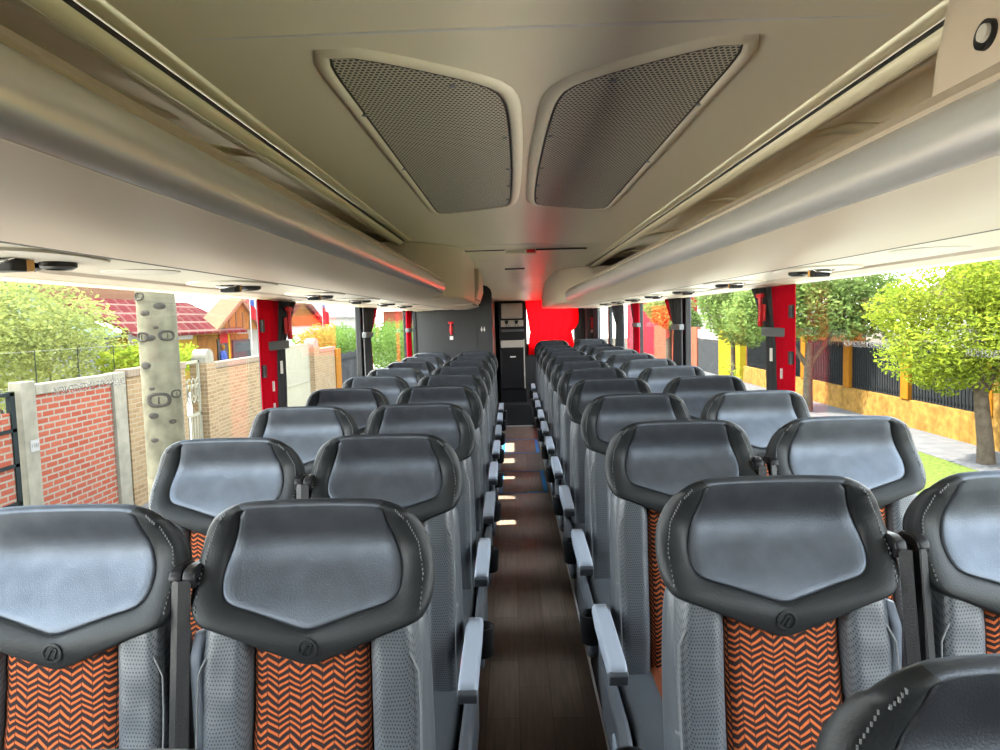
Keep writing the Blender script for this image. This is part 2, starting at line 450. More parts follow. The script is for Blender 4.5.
def resample(poly, n):
    L = [0]
    for i in range(len(poly)):
        a, b = poly[i], poly[(i+1) % len(poly)]; L.append(L[-1]+math.hypot(b[0]-a[0], b[1]-a[1]))
    out = []; j = 0
    for k in range(n):
        d = L[-1]*k/n
        while L[j+1] < d: j += 1
        f = (d-L[j])/max(1e-9, L[j+1]-L[j]); a, b = poly[j % len(poly)], poly[(j+1) % len(poly)]
        out.append((a[0]+(b[0]-a[0])*f, a[1]+(b[1]-a[1])*f))
    return out
def strip_pad(name, m, left, right, t0, t1, S, h, nu=12, nt=26, edge=.014, back=.03, wr=0):
    """cushion strip between u=left(t) and u=right(t), t0 (top) to t1 (bottom)"""
    grid = []
    for j in range(nt+1):
        b_ = j/nt; t = t0+(t1-t0)*b_; row = []
        for i in range(nu+1):
            a_ = i/nu; u = left(t)+(right(t)-left(t))*a_
            e = min(a_, 1-a_)*(abs(right(t)-left(t))); e2 = min(b_, 1-b_)*abs(t1-t0)
            f = math.sqrt(max(0, 1-(1-min(1, e/edge))**2))*math.sqrt(max(0, 1-(1-min(1, e2/edge))**2))
            w = wr*(math.sin(t*95+u*30)+math.sin(t*43-u*70))*.5 if wr else 0
            row.append((u, S(u, t)-h*f-w, ZT+t))
        grid.append(row)
    mb = MB(); n = nu+1
    vs = [p for r_ in grid for p in r_]
    fs = [(j*n+i, j*n+i+1, (j+1)*n+i+1, (j+1)*n+i) for j in range(nt) for i in range(nu)]
    mb.add(vs, fs)
    # rim going back
    ring = [(0, i) for i in range(n)] + [(j, nu) for j in range(1, nt+1)] + [(nt, i) for i in range(nu-1, -1, -1)] + [(j, 0) for j in range(nt-1, 0, -1)]
    a = [grid[j][i] for j, i in ring]; b = [(p[0], p[1]+back, p[2]) for p in a]
    mb.rings([a, b], True, False, True)
    return mb.mesh(name, [m], True, 60)

def shell_mesh():
    half = [(0, -.185), (.12, -.185), (.185, -.19), (.205, -.22), (.210, -.35), (.214, -.50), (.216, -.66), (.210, -.76), (.16, -.79), (0, -.79)]
    O = chaikin(mirror_outline(half), 2); c = (0, -.47); N = 96
    ths = [2*math.pi*i/N for i in range(N)]; ro = [polar(O, c, t) for t in ths]
    def P(i, r): return (c[0]+math.sin(ths[i])*r, c[1]+math.cos(ths[i])*r)
    out = []; Rr = .028
    def inset(i, d):
        u, t = P(i, ro[i]); return (u-math.copysign(min(abs(u), d), u), t + (d if t < c[1] else -d))
    for f in (.001, .3, .6, .85):
        out.append([(P(i, ro[i]*f)[0]*.85, S_back(0, P(i, ro[i]*f)[1])+.012, ZT+P(i, ro[i]*f)[1]) for i in range(N)])
    for ph in (0, 20, 45, 70, 90, 110, 140, 180):
        a = R(ph); r_ = []
        for i in range(N):
            u, t = inset(i, Rr*(1-math.sin(a)))
            w = min(1, max(0, (-t-.2)/.15))
            T = .085+.045*w
            r_.append((u, S_back(0, t) - .014*w + T/2*(1-math.cos(a)), ZT+t))
        out.append(r_)
    out.append([(P(i, ro[i]*.4)[0], lean(P(i, ro[i]*.4)[1])+.135, ZT+P(i, ro[i]*.4)[1]) for i in range(N)])
    return MB().rings(out).mesh('backrest_shell', [K['leather_side']], True)

def cushion_meshes():
    # cushion: rounded slab, insert strip on top
    out = []
    ys = [(-.52, .55, .035), (-.535, .8, .01), (-.53, .93, 0), (-.50, 1, 0), (-.40, 1, 0), (-.22, 1, 0), (-.10, 1, 0), (-.07, .9, 0)]
    for y, k, dz in ys:
        ring = []
        for i in range(40):
            a = 2*math.pi*i/40; cx, cz = math.cos(a), math.sin(a)
            px = math.copysign(abs(cx)**.35, cx)*.212*(.93+.07*k); pz = math.copysign(abs(cz)**.45, cz)*.075*k
            top = .018*(abs(px)/.212)**4 if cz > 0 else 0
            ring.append((px, y, .415+pz+top+dz*0-.03*(y < -.5)*.2))
        out.append(ring)
    cu = MB().rings(out).mesh('seat_cushion', [K['leather_side']], True, 70)
    g = []; n = 12
    for j in range(19):
        y = -.525+.42*j/18
        row = []
        for i in range(n+1):
            u = -.125+.25*i/n; e = min(i, n-i)/n*.25
            f = math.sqrt(max(0, 1-(1-min(1, e/.02))**2))
            z = .484+.016*f - (.05*((-.47-y)/.055)**2 if y < -.47 else 0)
            row.append((u, y, z))
        g.append(row)
    mb = MB(); m_ = n+1
    mb.add([p for r_ in g for p in r_], [(j*m_+i, j*m_+i+1, (j+1)*m_+i+1, (j+1)*m_+i) for j in range(18) for i in range(n)])
    ring = [(0, i) for i in range(m_)] + [(j, n) for j in range(1, 19)] + [(18, i) for i in range(n-1, -1, -1)] + [(j, 0) for j in range(17, 0, -1)]
    a = [g[j][i] for j, i in ring]; b = [(p[0], p[1], p[2]-.03) for p in a]
    mb.rings([a, b], True, False, True)
    ci = mb.mesh('cushion_insert', [K['chevron']], True, 60)
    return cu, ci

ME = {}
ME['velvet'], ME['head'], ME['stitch'] = head_meshes()
ME['insert'] = strip_pad('patterned_insert', K['chevron'], lambda t: -.102+.02*(t+.2), lambda t: .102-.02*(t+.2), -.208, -.74, S_back, .012, nu=14, nt=40, edge=.02, wr=.0022)
for sg, nm in ((-1, 'bolL'), (1, 'bolR')):
    inn = lambda t: .105-.02*(t+.2)
    outr = lambda t: .190+.008*min(1, max(0, (-t-.2)/.1))
    if sg > 0: l_, r_ = inn, outr
    else: l_, r_ = (lambda t: -outr(t)), (lambda t: -inn(t))
    ME[nm] = strip_pad('side_bolster', K['perf'], l_, r_, -.19, -.75, S_back, .034, nu=16, nt=40, edge=.026, wr=.0012)
ME['shell'] = shell_mesh()
ME['cushion'], ME['cinsert'] = cushion_meshes()
def piping(sg):
    mb = MB()
    for sg in (sg,):
        pts = []
        for k in range(18):
            t = -.235-.50*k/17; u = .194+.005*min(1, k/4)
            if k == 0: u = .162
            if k == 1: u = .182
            pts.append((sg*u, S_back(0, t)-.030+.012*(k < 1), ZT+t))
        mb.tube(pts, .0022, 6)
    return mb.mesh('piping', [K['stitch']], True)
ME['piping'] = [piping(-1), piping(1)]
def emblem():
    mb = MB()
    cu_, ct = 0, -.250; r0 = .0185
    rg = []
    def P3(u, t, d): return (u, S_head(u, t)-.0035-d, ZT+t)
    n = 40
    for rr, d in ((r0, 0), (r0, .0016), (r0-.0022, .0022), (r0-.0044, .0016), (r0-.0044, 0)):
        rg.append([P3(cu_+rr*math.sin(2*math.pi*i/n), ct+rr*math.cos(2*math.pi*i/n), d) for i in range(n)])
    mb.rings(rg, True, False, False)
    # three slanted strokes inside the ring
    for (a, b, w) in (((-.0105, -.0075), (.0005, .0095), .0030), ((.0005, .0095), (.0085, .0075), .0028), ((.0085, .0075), (.001, -.0105), .0030), ((-.0020, -.0085), (.0050, .0040), .0022)):
        d = Vector((b[0]-a[0], b[1]-a[1])).normalized(); nrm = Vector((-d.y, d.x))*w/2
        q = [(a[0]+nrm.x, a[1]+nrm.y), (b[0]+nrm.x, b[1]+nrm.y), (b[0]-nrm.x, b[1]-nrm.y), (a[0]-nrm.x, a[1]-nrm.y)]
        mb.add([P3(cu_+p[0], ct+p[1], .0018) for p in q]+[P3(cu_+p[0], ct+p[1], -.001) for p in q], [(0, 1, 2, 3), (0, 4, 5, 1), (1, 5, 6, 2), (2, 6, 7, 3), (3, 7, 4, 0)])
    return mb.mesh('embossed_emblem', [K['leather']], True, 40)
ME['emblem'] = emblem()

def part(name, me, parent):
    return link(bpy.data.objects.new(name, me), parent)

def make_seat(ad, kind):
    """ad: x direction of the aisle (+1/-1); kind 'aisle' or 'window'; faces -y"""
    root = bpy.data.objects.new('coach_seat', None); root.empty_display_size = .1; link(root)
    sh = part('backrest_shell', ME['shell'], root)
    [part('piping', q, sh) for q in ME['piping']]
    part('patterned_insert', ME['insert'], root)
    part('side_bolster', ME['bolL'], root); part('side_bolster', ME['bolR'], root)
    hd = part('leather_head_rest', ME['head'], root)
    [part('stitching', q, hd) for q in ME['stitch']]; part('embossed_emblem', ME['emblem'], hd)
    part('velvet_head_pad', ME['velvet'], root)
    part('seat_cushion', ME['cushion'], root); part('cushion_insert', ME['cinsert'], root)
    box('seat_base', (-.205, -.50, .10), (.205, -.04, .345), K['black'], root, bevel=.02)
    if kind == 'aisle':
        # swivel armrest on the aisle side
        x0, x1 = ad*.226, ad*.271
        xa, xb = min(x0, x1), max(x0, x1)
        prof = [(-.02, .625), (-.03, .650), (-.055, .664), (-.10, .668), (-.38, .658), (-.41, .651), (-.418, .633), (-.41, .610), (-.37, .605), (-.10, .605)]
        mb = MB(); mb.prism(prof, lambda p, t: (t, p[0], p[1]), xa, xb)
        ar = mb.build('armrest', K['arm'], root, bevel=.008, seg=3)
        cap = MB(); cap.prism([(-.408, .602), (-.416, .608), (-.423, .631), (-.417, .642), (-.398, .632), (-.35, .603)], lambda p, t: (t, p[0], p[1]), xa-.001, xb+.001)
        cap.build('end_cap', K['arm_dark'], ar, bevel=.003)
        xm = ad*.273
        box('red_tag', (min(ad*.226, ad*.223), -.30, .622), (max(ad*.226, ad*.223), -.22, .640), K['red'], ar)
        sp = MB(); sp.prism([(-.10, .36), (-.07, .60), (-.02, .62), (.04, .60), (.05, .36)], lambda p, t: (t, p[0], p[1]), min(ad*.220, ad*.246), max(ad*.220, ad*.246))
        sp.prism([(-.52, .37), (-.50, .47), (-.40, .50), (-.08, .50), (-.08, .35), (-.45, .33)], lambda p, t: (t, p[0], p[1]), min(ad*.222, ad*.254), max(ad*.222, ad*.254))
        sd = sp.build('side_panel', K['arm_dark'], root, bevel=.01)
        bx = MB().box((min(ad*.250, ad*.260), -.50, .40), (max(ad*.250, ad*.260), -.36, .455)); bx.build('release_button', K['arm'], sd, bevel=.006)
        # cup holder: open tub hanging by the armrest pivot
        cx, cy = ad*.256, .115
        rg = []
        for r, z in ((.030, .47), (.036, .475), (.040, .555), (.040, .565), (.035, .565), (.032, .555), (.028, .485), (.001, .48)):
            rg.append([(cx+r*math.cos(2*math.pi*i/20), cy+r*math.sin(2*math.pi*i/20), z) for i in range(20)])
        MB().rings(rg).build('cup_holder', K['black'], root, smooth=True, angle=50)
        lg = MB(); lg.box((ad*.16-.02, -.42, .10), (ad*.16+.02, -.36, .32)); lg.box((ad*.16-.02, -.14, .10), (ad*.16+.02, -.08, .32)); lg.box((ad*.16-.025, -.46, .095), (ad*.16+.025, -.04, .12))
        lg.build('floor_bracket', K['steel'], root, bevel=.005)
    bd = -ad if kind == 'aisle' else ad      # side towards the neighbour seat
    # belt guide on the shoulder of the back rest
    gx = bd*.221; gz = ZT-.125
    g = MB()
    w0, w1 = min(gx-.016*bd, gx+.006*bd), max(gx-.016*bd, gx+.006*bd)
    g.prism([(-.048, gz-.022), (-.054, gz-.002), (-.046, gz+.010), (-.024, gz+.015), (.01, gz+.012), (.03, gz), (.03, gz-.010), (-.015, gz-.004), (-.036, gz-.008), (-.040, gz-.024)], lambda p, t: (t, p[0]+.0, p[1]), w0, w1)
    gd = g.build('belt_guide', K['black'], root, bevel=.004, seg=2)
    b = MB()
    def strap(p, q, w, th, tw):
        # flat strip between p and q, w wide along direction tw
        p = Vector(p); q = Vector(q); tw = Vector(tw).normalized()*w/2; n_ = (q-p).cross(tw).normalized()*th/2
        b.add([p-tw-n_, p+tw-n_, p+tw+n_, p-tw+n_, q-tw-n_, q+tw-n_, q+tw+n_, q-tw+n_], [(0,3,2,1),(4,5,6,7),(0,1,5,4),(1,2,6,5),(2,3,7,6),(3,0,4,7)])
    strap((gx, -.055, gz-.004), (bd*.222, -.150, .52), .022, .004, (bd*.8, -.6, 0))
    strap((gx+bd*.002, -.040, gz-.004), (bd*.226, -.105, .50), .018, .004, (bd*.5, .9, 0))
    strap((bd*.220, -.148, .54), (bd*.200, -.20, .44), .034, .004, (1, 0, 0))
    bl = b.build('seat_belt', K['belt'], root)
    tg = MB().box((bd*.220-.016, -.150, .60), (bd*.220+.016, -.128, .655)); tg.build('belt_tongue', K['black'], bl, bevel=.006)
    if kind == 'aisle':
        # folded-up centre armrest between the pair
        cx = -ad*.228
        ca = MB(); ca.prism([(-.03, .52), (-.055, .60), (-.05, .90), (-.02, .94), (.02, .93), (.03, .56)], lambda p, t: (t, p[0]+.03, p[1]), cx-.012, cx+.012)
        ca.build('folded_armrest', K['arm'], root, bevel=.008)
    return root

ORD = ['front', 'second', 'third', 'fourth', 'fifth', 'sixth', 'seventh', 'eighth', 'ninth', 'tenth', 'last']
protos = {}
for side in (-1, 1):
    for kind in ('aisle', 'window'):
        protos[(side, kind)] = make_seat(-side, kind)
used = set()
def place(side, kind, x, y, z, label):
    k = (side, kind)
    o = protos[k] if k not in used else copy_tree(protos[k])
    used.add(k); o.location = (x, y, z)
    tag(o, label, 'seat', 'coach seats in rows along the aisle'); return o
SX, WX = .434, .908
LSX, LWX = .427, .884
for i in range(11):
    y = 1.35 + .75*i; dz = .035 if i == 10 else 0
    for kind, x in (('aisle', SX), ('window', WX)):
        where = {'aisle': 'beside the aisle', 'window': 'beside the window'}[kind]
        nm = 'nearest full row' if i == 0 else (f'rear-most row' if i == 10 else f'{ORD[i]} full row back')
        place(1, kind, x, y, dz, f'charcoal coach seat {where}, right side, {nm}')
for i in range(9):
    y = 1.30 + .75*i
    for kind, x in (('aisle', LSX), ('window', LWX)):
        where = {'aisle': 'beside the aisle', 'window': 'beside the window'}[kind]
        nm = 'nearest full row' if i == 0 else ('rear-most row by the black cabin' if i == 8 else f'{ORD[i]} full row back')
        place(-1, kind, -x, y, -.012, f'charcoal coach seat {where}, left side, {nm}')
place(1, 'aisle', SX, .615, .004, 'nearest coach seat, only its grey shoulder shows in the bottom right corner')
place(-1, 'aisle', -LSX, .545, -.029, 'nearest left seat, only its top edge along the bottom of the frame')

# ------------------------------------------------------------------ bus shell
YF, YR = -2.6, 10.7
struct(box('floor', (-.255, YF, -.06), (.255, 9.95, 0), K['floor']))
for s_, nm in ((-1, 'left'), (1, 'right')):
    a, b = sorted((s_*.268, s_*1.21))
    struct(box('trim_platform_'+nm, (a, YF, -.06), (b, YR, .09), K['carpet']))
    a, b = sorted((s_*.243, s_*.266))
    struct(box('baseboard_'+nm, (a, YF, -.02), (b, 9.95, .012), K['alu'], bevel=.003))
    # wall below the windows
    a, b = sorted((s_*1.205, s_*1.27))
    struct(box('wall_'+nm, (a, YF, -.9), (b, YR, .74), K['satin_black']))
    struct(box('wall_header_'+nm, (a, YF, 1.64), (b, YR, 2.1), K['rackp']))
    a, b = sorted((s_*1.17, s_*1.27))
    struct(box('trim_sill_'+nm, (a, YF, .735), (b, YR, .775), K['satin_black'], bevel=.006))
struct(box('trim_step', (-.255, 9.93, .0), (.255, 9.96, .012), K['alu']))
struct(box('trim_rear_step', (-.3, 9.97, -.06), (.3, YR, .30), K['carpet']))
struct(box('wall_undercarriage', (-1.25, YF, -1.0), (1.25, YR, -.07), K['satin_black']))
# roof
struct(box('ceiling_outer', (-1.27, YF, 2.08), (1.27, YR+.06, 2.14), K['cream']))

def ceil_z(y):
    pts = [(-9, 1.94), (5.4, 1.94), (8.6, 1.925), (9.7, 1.75), (99, 1.75)]
    for (a, za), (b, zb) in zip(pts, pts[1:]):
        if a <= y <= b: return za+(zb-za)*(y-a)/(b-a)
mb = MB()
xs = [-.586+1.172*i/8 for i in range(9)]
ysg = [YF, -1, 1, 3, 5.4, 6.2, 7.2, 8.6, 9.0, 9.7, YR]
vs = [(x, y, ceil_z(y)+.004*(1-(x/.578)**2)) for y in ysg for x in xs]
fs = [(j*9+i, j*9+i+1, (j+1)*9+i+1, (j+1)*9+i) for j in range(len(ysg)-1) for i in range(8)]
mb.add(vs, fs)
struct(mb.build('ceiling', K['ceil'], smooth=True))
# side parts of the lowered rear ceiling
for s_, nm in ((-1, 'left'), (1, 'right')):
    mb = MB(); y0 = 8.6 if s_ < 0 else YR-.3
    mb.box((min(s_*.57, s_*1.2), y0, 1.91), (max(s_*.57, s_*1.2), YR, 1.95))
    struct(mb.build('ceiling_rear_'+nm, K['ceil']))
# ceiling joints
for i, y in enumerate((1.135, 4.35)):
    struct(box(f'trim_joint_{i+1}', (-.58, y, 1.9405), (.58, y+.004, 1.9455), K['white']))

# perforated roof grilles, each in a raised oval-cornered bezel
def grille(s_, label):
    root = thing('roof_grille', label, 'grille', (s_*.2, 2.1, 1.94), group='perforated roof grilles')
    out = [(.350, 1.226), (.322, 1.214), (.27, 1.242), (.20, 1.292), (.10, 1.375), (.058, 1.44), (.045, 1.60), (.038, 2.1), (.040, 2.55), (.048, 2.80), (.075, 2.86), (.17, 2.92), (.29, 2.99), (.338, 2.99), (.343, 2.93), (.345, 2.5), (.347, 2.0), (.349, 1.5)]
    P = resample(chaikin([(s_*x, y) for x, y in out], 2), 96)
    cx, cy = s_*.2, 2.1
    def off(d):
        r_ = []
        n = len(P)
        for i in range(n):
            a, b = P[i-1], P[(i+1) % n]; tx, ty = b[0]-a[0], b[1]-a[1]; L = math.hypot(tx, ty)
            nx, ny = ty/L, -tx/L
            if nx*(P[i][0]-cx)+ny*(P[i][1]-cy) < 0: nx, ny = -nx, -ny
            r_.append((P[i][0]+nx*d, P[i][1]+ny*d))
        return r_
    rg = []
    for d, z in ((.030, .003), (.026, -.002), (.018, -.006), (.010, -.007), (.004, -.005), (.001, -.001), (.0, .003)):
        rg.append([(x-cx, y-cy, z) for x, y in off(d)])
    MB().rings(rg, True, False, False).build('bezel', K['ceil'], root, smooth=True)
    gp = off(-.003)
    mb = MB(); mb.rings([[(x-cx, y-cy, -.003) for x, y in gp], [(x-cx, y-cy, .002) for x, y in gp]])
    mb.build('perforated_panel', K['grille'], root)
    gr = MB(); o1 = off(.001); o2 = off(-.004)
    gr.rings([[(x-cx, y-cy, -.0032) for x, y in o1], [(x-cx, y-cy, -.0035) for x, y in o2]], True, False, False)
    gr.build('dark_joint', K['groove'], root)
    for (sx_, sy_) in ((.055, 1.78), (.05, 2.15), (.05, 2.42), (.052, 2.68), (.15, 1.38), (.35, 1.55), (.35, 2.1), (.34, 2.6)):
        c_ = MB(); c_.tube([(s_*sx_-cx, sy_-cy, -.001), (s_*sx_-cx, sy_-cy, -.0065)], .006, 10); c_.build('screw', K['steel'], root, smooth=True, angle=40)
grille(-1, 'perforated roof grille in a rounded bezel, left of the centre line')
grille(1, 'perforated roof grille in a rounded bezel, right of the centre line')

# hatch outline and sign at the back of the ceiling
h = thing('roof_hatch', 'flat cream ceiling hatch with thin outline behind the two grilles', 'hatch', (0, 4.95, 1.94))
box('frame', (-.03, -.27, -.007), (.44, -.262, .003), K['groove'], h)
box('frame', (-.46, -.268, -.003), (-.03, -.262, .003), K['groove'], h)
box('frame', (-.46, .50, -.003), (-.10, .506, .003), K['groove'], h)
box('frame', (.44, -.27, -.006), (.448, -.10, .003), K['cream'], h)
box('panel', (-.44, -.255, -.0035), (.44, .495, .003), K['ceil'], h, bevel=.002)
lb = MB().box((-.085, 4.655, 1.910), (.115, 4.662, 1.941)); lo = lb.build('exit_label', K['ceil'])
tag(lo, 'small ceiling label with dark lettering and a red end, behind the grilles', 'label')
text_mesh('lettering', 'EMERGENCIA', .022, K['ink'], lo, .0005, (-.018, 4.6545, 1.9255), (R(90), 0, 0), sx=.85)
box('red_end', (.055, 4.652, 1.916), (.110, 4.655, 1.938), K['red'], lo)
struct(box('trim_slot', (-.10, 6.25, 1.919), (.07, 6.26, 1.932), K['groove']))

# ------------------------------------------------------------------ luggage racks
def extr(name, pts, s_, y0, y1, m, parent=None, bevel=0, smooth=False, angle=30, ny=1):
    mb = MB(); n = len(pts)
    mb.rings([[(s_*x, y0+(y1-y0)*k/ny, z) for x, z in pts] for k in range(ny+1)])
    return mb.build(name, m, parent, smooth=smooth, angle=angle)
def ribbon(name, pts, s_, y0, y1, m, parent=None, th=.006):
    mb = MB(); n = len(pts)
    mb.add([(s_*x, y0, z) for x, z in pts]+[(s_*x, y1, z) for x, z in pts], [(i, i+1, n+i+1, n+i) for i in range(n-1)])
    o = mb.build(name, m, parent, smooth=True, angle=35)
    md = o.modifiers.new('thick', 'SOLIDIFY'); md.thickness = th; md.offset = 0
    return o
def rack(s_, y1, yc, label):
    root = thing('luggage_rack', label, 'luggage rack', (0, 0, 0))
    y0 = YF+.1
    body = [(.436, 1.648), (.47, 1.640), (.52, 1.628), (.552, 1.6225), (.59, 1.6195), (.716, 1.6185), (.716, 1.634), (.726, 1.634), (.726, 1.6235), (.975, 1.6235), (.985, 1.6165), (1.18, 1.6165), (1.20, 1.621), (1.206, 1.66), (1.206, 1.715), (.53, 1.700), (.505, 1.7500), (.462, 1.7515), (.436, 1.7285), (.440, 1.7235), (.455, 1.7235)]
    extr('rack_body', body, s_, y0, y1, K['rackp'], root, smooth=True, angle=18)
    rail = [(.455, 1.720), (.434, 1.7205), (.423, 1.714), (.414, 1.700), (.411, 1.683), (.415, 1.666), (.424, 1.654), (.438, 1.6475), (.46, 1.648), (.466, 1.69)]
    extr('rail', rail, s_, y0, yc, K['rail'], root, smooth=True, angle=50)
    extr('rail_joint', [(.44, 1.719), (.44, 1.7245), (.46, 1.7245), (.46, 1.719)], s_, y0, yc, K['groove'], root)
    extr('service_joint', [(.712, 1.6181), (.722, 1.6181), (.722, 1.640), (.712, 1.640)], s_, y0, y1, K['groove'], root)
    extr('service_strip', [(.722, 1.6232), (.976, 1.6232), (.976, 1.6245), (.722, 1.6245)], s_, y0, y1, K['service'], root)
    lin = [(1.205, 1.70), (1.19, 1.80), (1.15, 1.89), (1.08, 1.96), (.98, 2.0), (.88, 2.006), (.78, 1.985), (.74, 1.966), (.722, 1.950)]
    ribbon('liner', lin, s_, y0, yc, K['liner'], root)
    fas = [(.668, 1.950), (.664, 1.932), (.658, 1.9185), (.652, 1.9185), (.641, 1.924), (.631, 1.9335)]
    ribbon('fascia', fas, s_, y0, yc, K['cream'], root, .003)
    ribbon('inner_lip', [(.722, 1.950), (.706, 1.939), (.694, 1.934), (.686, 1.9345), (.680, 1.940), (.678, 1.950)], s_, y0, yc, K['cream'], root, .003)
    ribbon('groove', [(.632, 1.934), (.632, 1.948), (.621, 1.948), (.621, 1.937)], s_, y0, yc, K['groove'], root, .002)
    ribbon('edge_strip', [(.621, 1.9375), (.612, 1.9365), (.594, 1.9365), (.584, 1.9395)], s_, y0, yc, K['cream'], root, .002)
    # pale strip over the windows
    extr('window_strip', [(1.10, 1.6155), (1.18, 1.6145), (1.198, 1.616), (1.198, 1.6175), (1.10, 1.6172)], s_, y0, y1, K['cream'], root)
    # ribs inside the rack
    y = 2.0
    while y < yc-.3:
        rp = [(1.15, 1.885), (1.08, 1.952), (.98, 1.992), (.88, 1.998), (.78, 1.984), (.715, 1.962)]
        rib = ribbon('rib', rp, s_, y, y+.10, K['cream'], root, .006)
        y += 1.2
    return root
rackL = rack(-1, 8.55, 3.98, 'long beige overhead luggage rack with silver rail above the left seats')
rackR = rack(1, 10.4, 6.28, 'long beige overhead luggage rack with silver rail above the right seats')

def console(s_, plan, z0, label, loc, rear):
    loc = (0, 0, 0)
    P = resample(chaikin([(s_*x, y) for x, y in plan], 2), 80)
    cx = sum(p[0] for p in P)/len(P); cy = sum(p[1] for p in P)/len(P)
    rg = []
    for k, z in ((.90, z0), (.955, z0+.004), (.985, z0+.018), (.997, z0+.04), (1, z0+.08), (1, 1.90), (.995, 1.938)):
        rg.append([(cx+(x-cx)*(1-(1-k)*.5)-loc[0], cy+(y-cy)*(1-(1-k)*.16)-loc[1], min(z, ceil_z(y)-.004)) for x, y in P])
    o = MB().rings(rg).build('end_console', K['rackp'], rackL if s_ < 0 else rackR, smooth=True, angle=50); o['label'] = label
    return o
c1 = console(-1, [(1.19, 3.99), (.78, 3.985), (.66, 3.98), (.60, 3.99), (.52, 4.08), (.42, 4.20), (.355, 4.38), (.335, 4.60), (.335, 5.6), (.345, 5.9), (.42, 5.95), (1.19, 5.95)], 1.626, 'rounded beige console closing the end of the left luggage rack', (-.7, 4.6, 1.62), 0)
mh = (-.55, 6.3, 1.62)
mb = MB(); mb.prism([(-.40, 0), (.16, -.0), (.205, .035), (.235, .13), (.235, .30), (-.40, .30)], lambda p, q: (p[0], q, p[1]), -.30, .55)
t = mb.build('monitor_housing', K['rackp'], rackL, bevel=.01); t.location = mh
mb = MB(); mb.add([(.170, -.27, .006), (.170, .5, .006), (.212, .5, .048), (.212, -.27, .048), (.160, -.27, .012), (.160, .5, .012), (.2, .5, .056), (.2, -.27, .056)], [(0,1,2,3),(4,5,6,7),(0,1,5,4),(1,2,6,5),(2,3,7,6),(3,0,4,7)])
mb.build('screen', K['screen'], t)
c2 = console(1, [(1.19, 6.29), (.78, 6.285), (.66, 6.28), (.60, 6.29), (.52, 6.36), (.44, 6.48), (.375, 6.66), (.352, 6.9), (.35, 8.6), (.355, 10.2), (.44, 10.3), (1.19, 10.3)], 1.626, 'rounded beige console closing the end of the right luggage rack', (.7, 7.0, 1.62), 0)

# near module on the right rack, closing it towards the front
pl = [(.468, 1.742), (.474, 1.80), (.488, 1.87), (.512, 1.916), (.56, 1.934), (.66, 1.925), (.72, 1.955), (.80, 1.99), (.80, 1.72), (.53, 1.715)]
mb = MB(); rgs = []
for k, y in ((.93, .925), (.975, .918), (1, .90), (1, -2.2)):
    cx_, cz_ = .62, 1.82
    rgs.append([(cx_+(x-cx_)*k-.5, y-.3, cz_+(z-cz_)*k-1.72) for x, z in pl])
mb.rings(rgs); nm_ = mb.build('end_panel', K['end_panel'], rackR, smooth=True, angle=35); nm_.location = (.5, .3, 1.72); nm_['label'] = 'cream end panel with round nozzle'
# joint line just behind the rounded lip
nz = MB(); q = Matrix.Rotation(R(-86), 3, 'Y')
cpt = Vector((.4735-.5, .815-.3, 1.792-1.72))
def disc(mb, c, ax, r0, r1, h0, h1, n=24):
    ax = Vector(ax).normalized(); a = ax.cross(Vector((0, 0, 1))).normalized() if abs(ax.z) < .9 else ax.cross(Vector((0, 1, 0))).normalized(); b = ax.cross(a)
    mb.rings([[tuple(Vector(c)+ax*h+(a*math.cos(2*math.pi*i/n)+b*math.sin(2*math.pi*i/n))*r) for i in range(n)] for r, h in ((r0, h0), (r1, h1))])
AX = (-1, 0, .12)
mb = MB(); disc(mb, cpt, AX, .017, .016, -.006, .006); nzo = mb.build('nozzle', K['black'], nm_, smooth=True, angle=40)
mb = MB(); disc(mb, cpt+Vector((-.001, -.004, 0)), AX, .011, .009, .0, .009); mb.use(K['warmgrey']); mb.build('nozzle_core', K['warmgrey'], nm_, smooth=True, angle=40)

# passenger service units on the underside
def service_unit(s_, y, label):
    t = thing('service_unit', label, 'passenger service unit', (s_*.85, y, 1.622), group='passenger service units under the racks')
    mb = MB(); pts = resample(chaikin([(-.10, -.12), (.0, -.17), (.10, -.12), (.115, .0), (.10, .12), (.0, .17), (-.10, .12), (-.115, 0)], 2), 36)
    mb.rings([[(x, yy, .003) for x, yy in pts], [(x*.98, yy*.98, -.004) for x, yy in pts], [(x*.9, yy*.9, -.006) for x, yy in pts]], True, False, True)
    mb.build('panel', K['service'], t, smooth=True, angle=50)
    mb = MB(); mb.box((-.022, -.050, -.026), (.022, -.012, -.004)); ln = mb.build('lamp_housing', K['black'], t, bevel=.003)
    mb = MB(); mb.box((-.019, -.049+.03, -.024), (.019, .012, -.004)); mb.build('lamp_lens', K['lamp_lens'], t, bevel=.003)
    mb = MB(); mb.tube([(-.03, -.055, -.006), (-.02, -.06, -.012), (.02, -.06, -.012), (.03, -.055, -.006)], .003, 8); mb.build('rim', K['chrome'], t, smooth=True)
    mb = MB()
    for k in range(2):
        cy = .055+.0*k
        rg = [[(r*math.cos(2*math.pi*i/20)+(-.03+.06*k), cy+r*1.15*math.sin(2*math.pi*i/20), z) for i in range(20)] for r, z in ((.028, -.003), (.027, -.014), (.020, -.018), (.014, -.010), (.001, -.010))]
        mb.rings(rg)
    mb.build('air_nozzle', K['black'], t, smooth=True, angle=40)
    return t
NM = ['first', 'second', 'third', 'fourth', 'fifth', 'sixth', 'seventh']
for i, y in enumerate((1.17, 2.08, 2.95, 3.75, 4.55, 5.35)):
    service_unit(-1, y, f'small reading light and air nozzle unit under the left rack, {NM[i]} from the camera')
for i, y in enumerate((2.16, 2.95, 3.75, 4.55, 5.35, 6.1, 6.9)):
    service_unit(1, y, f'small reading light and air nozzle unit under the right rack, {NM[i]} from the camera')
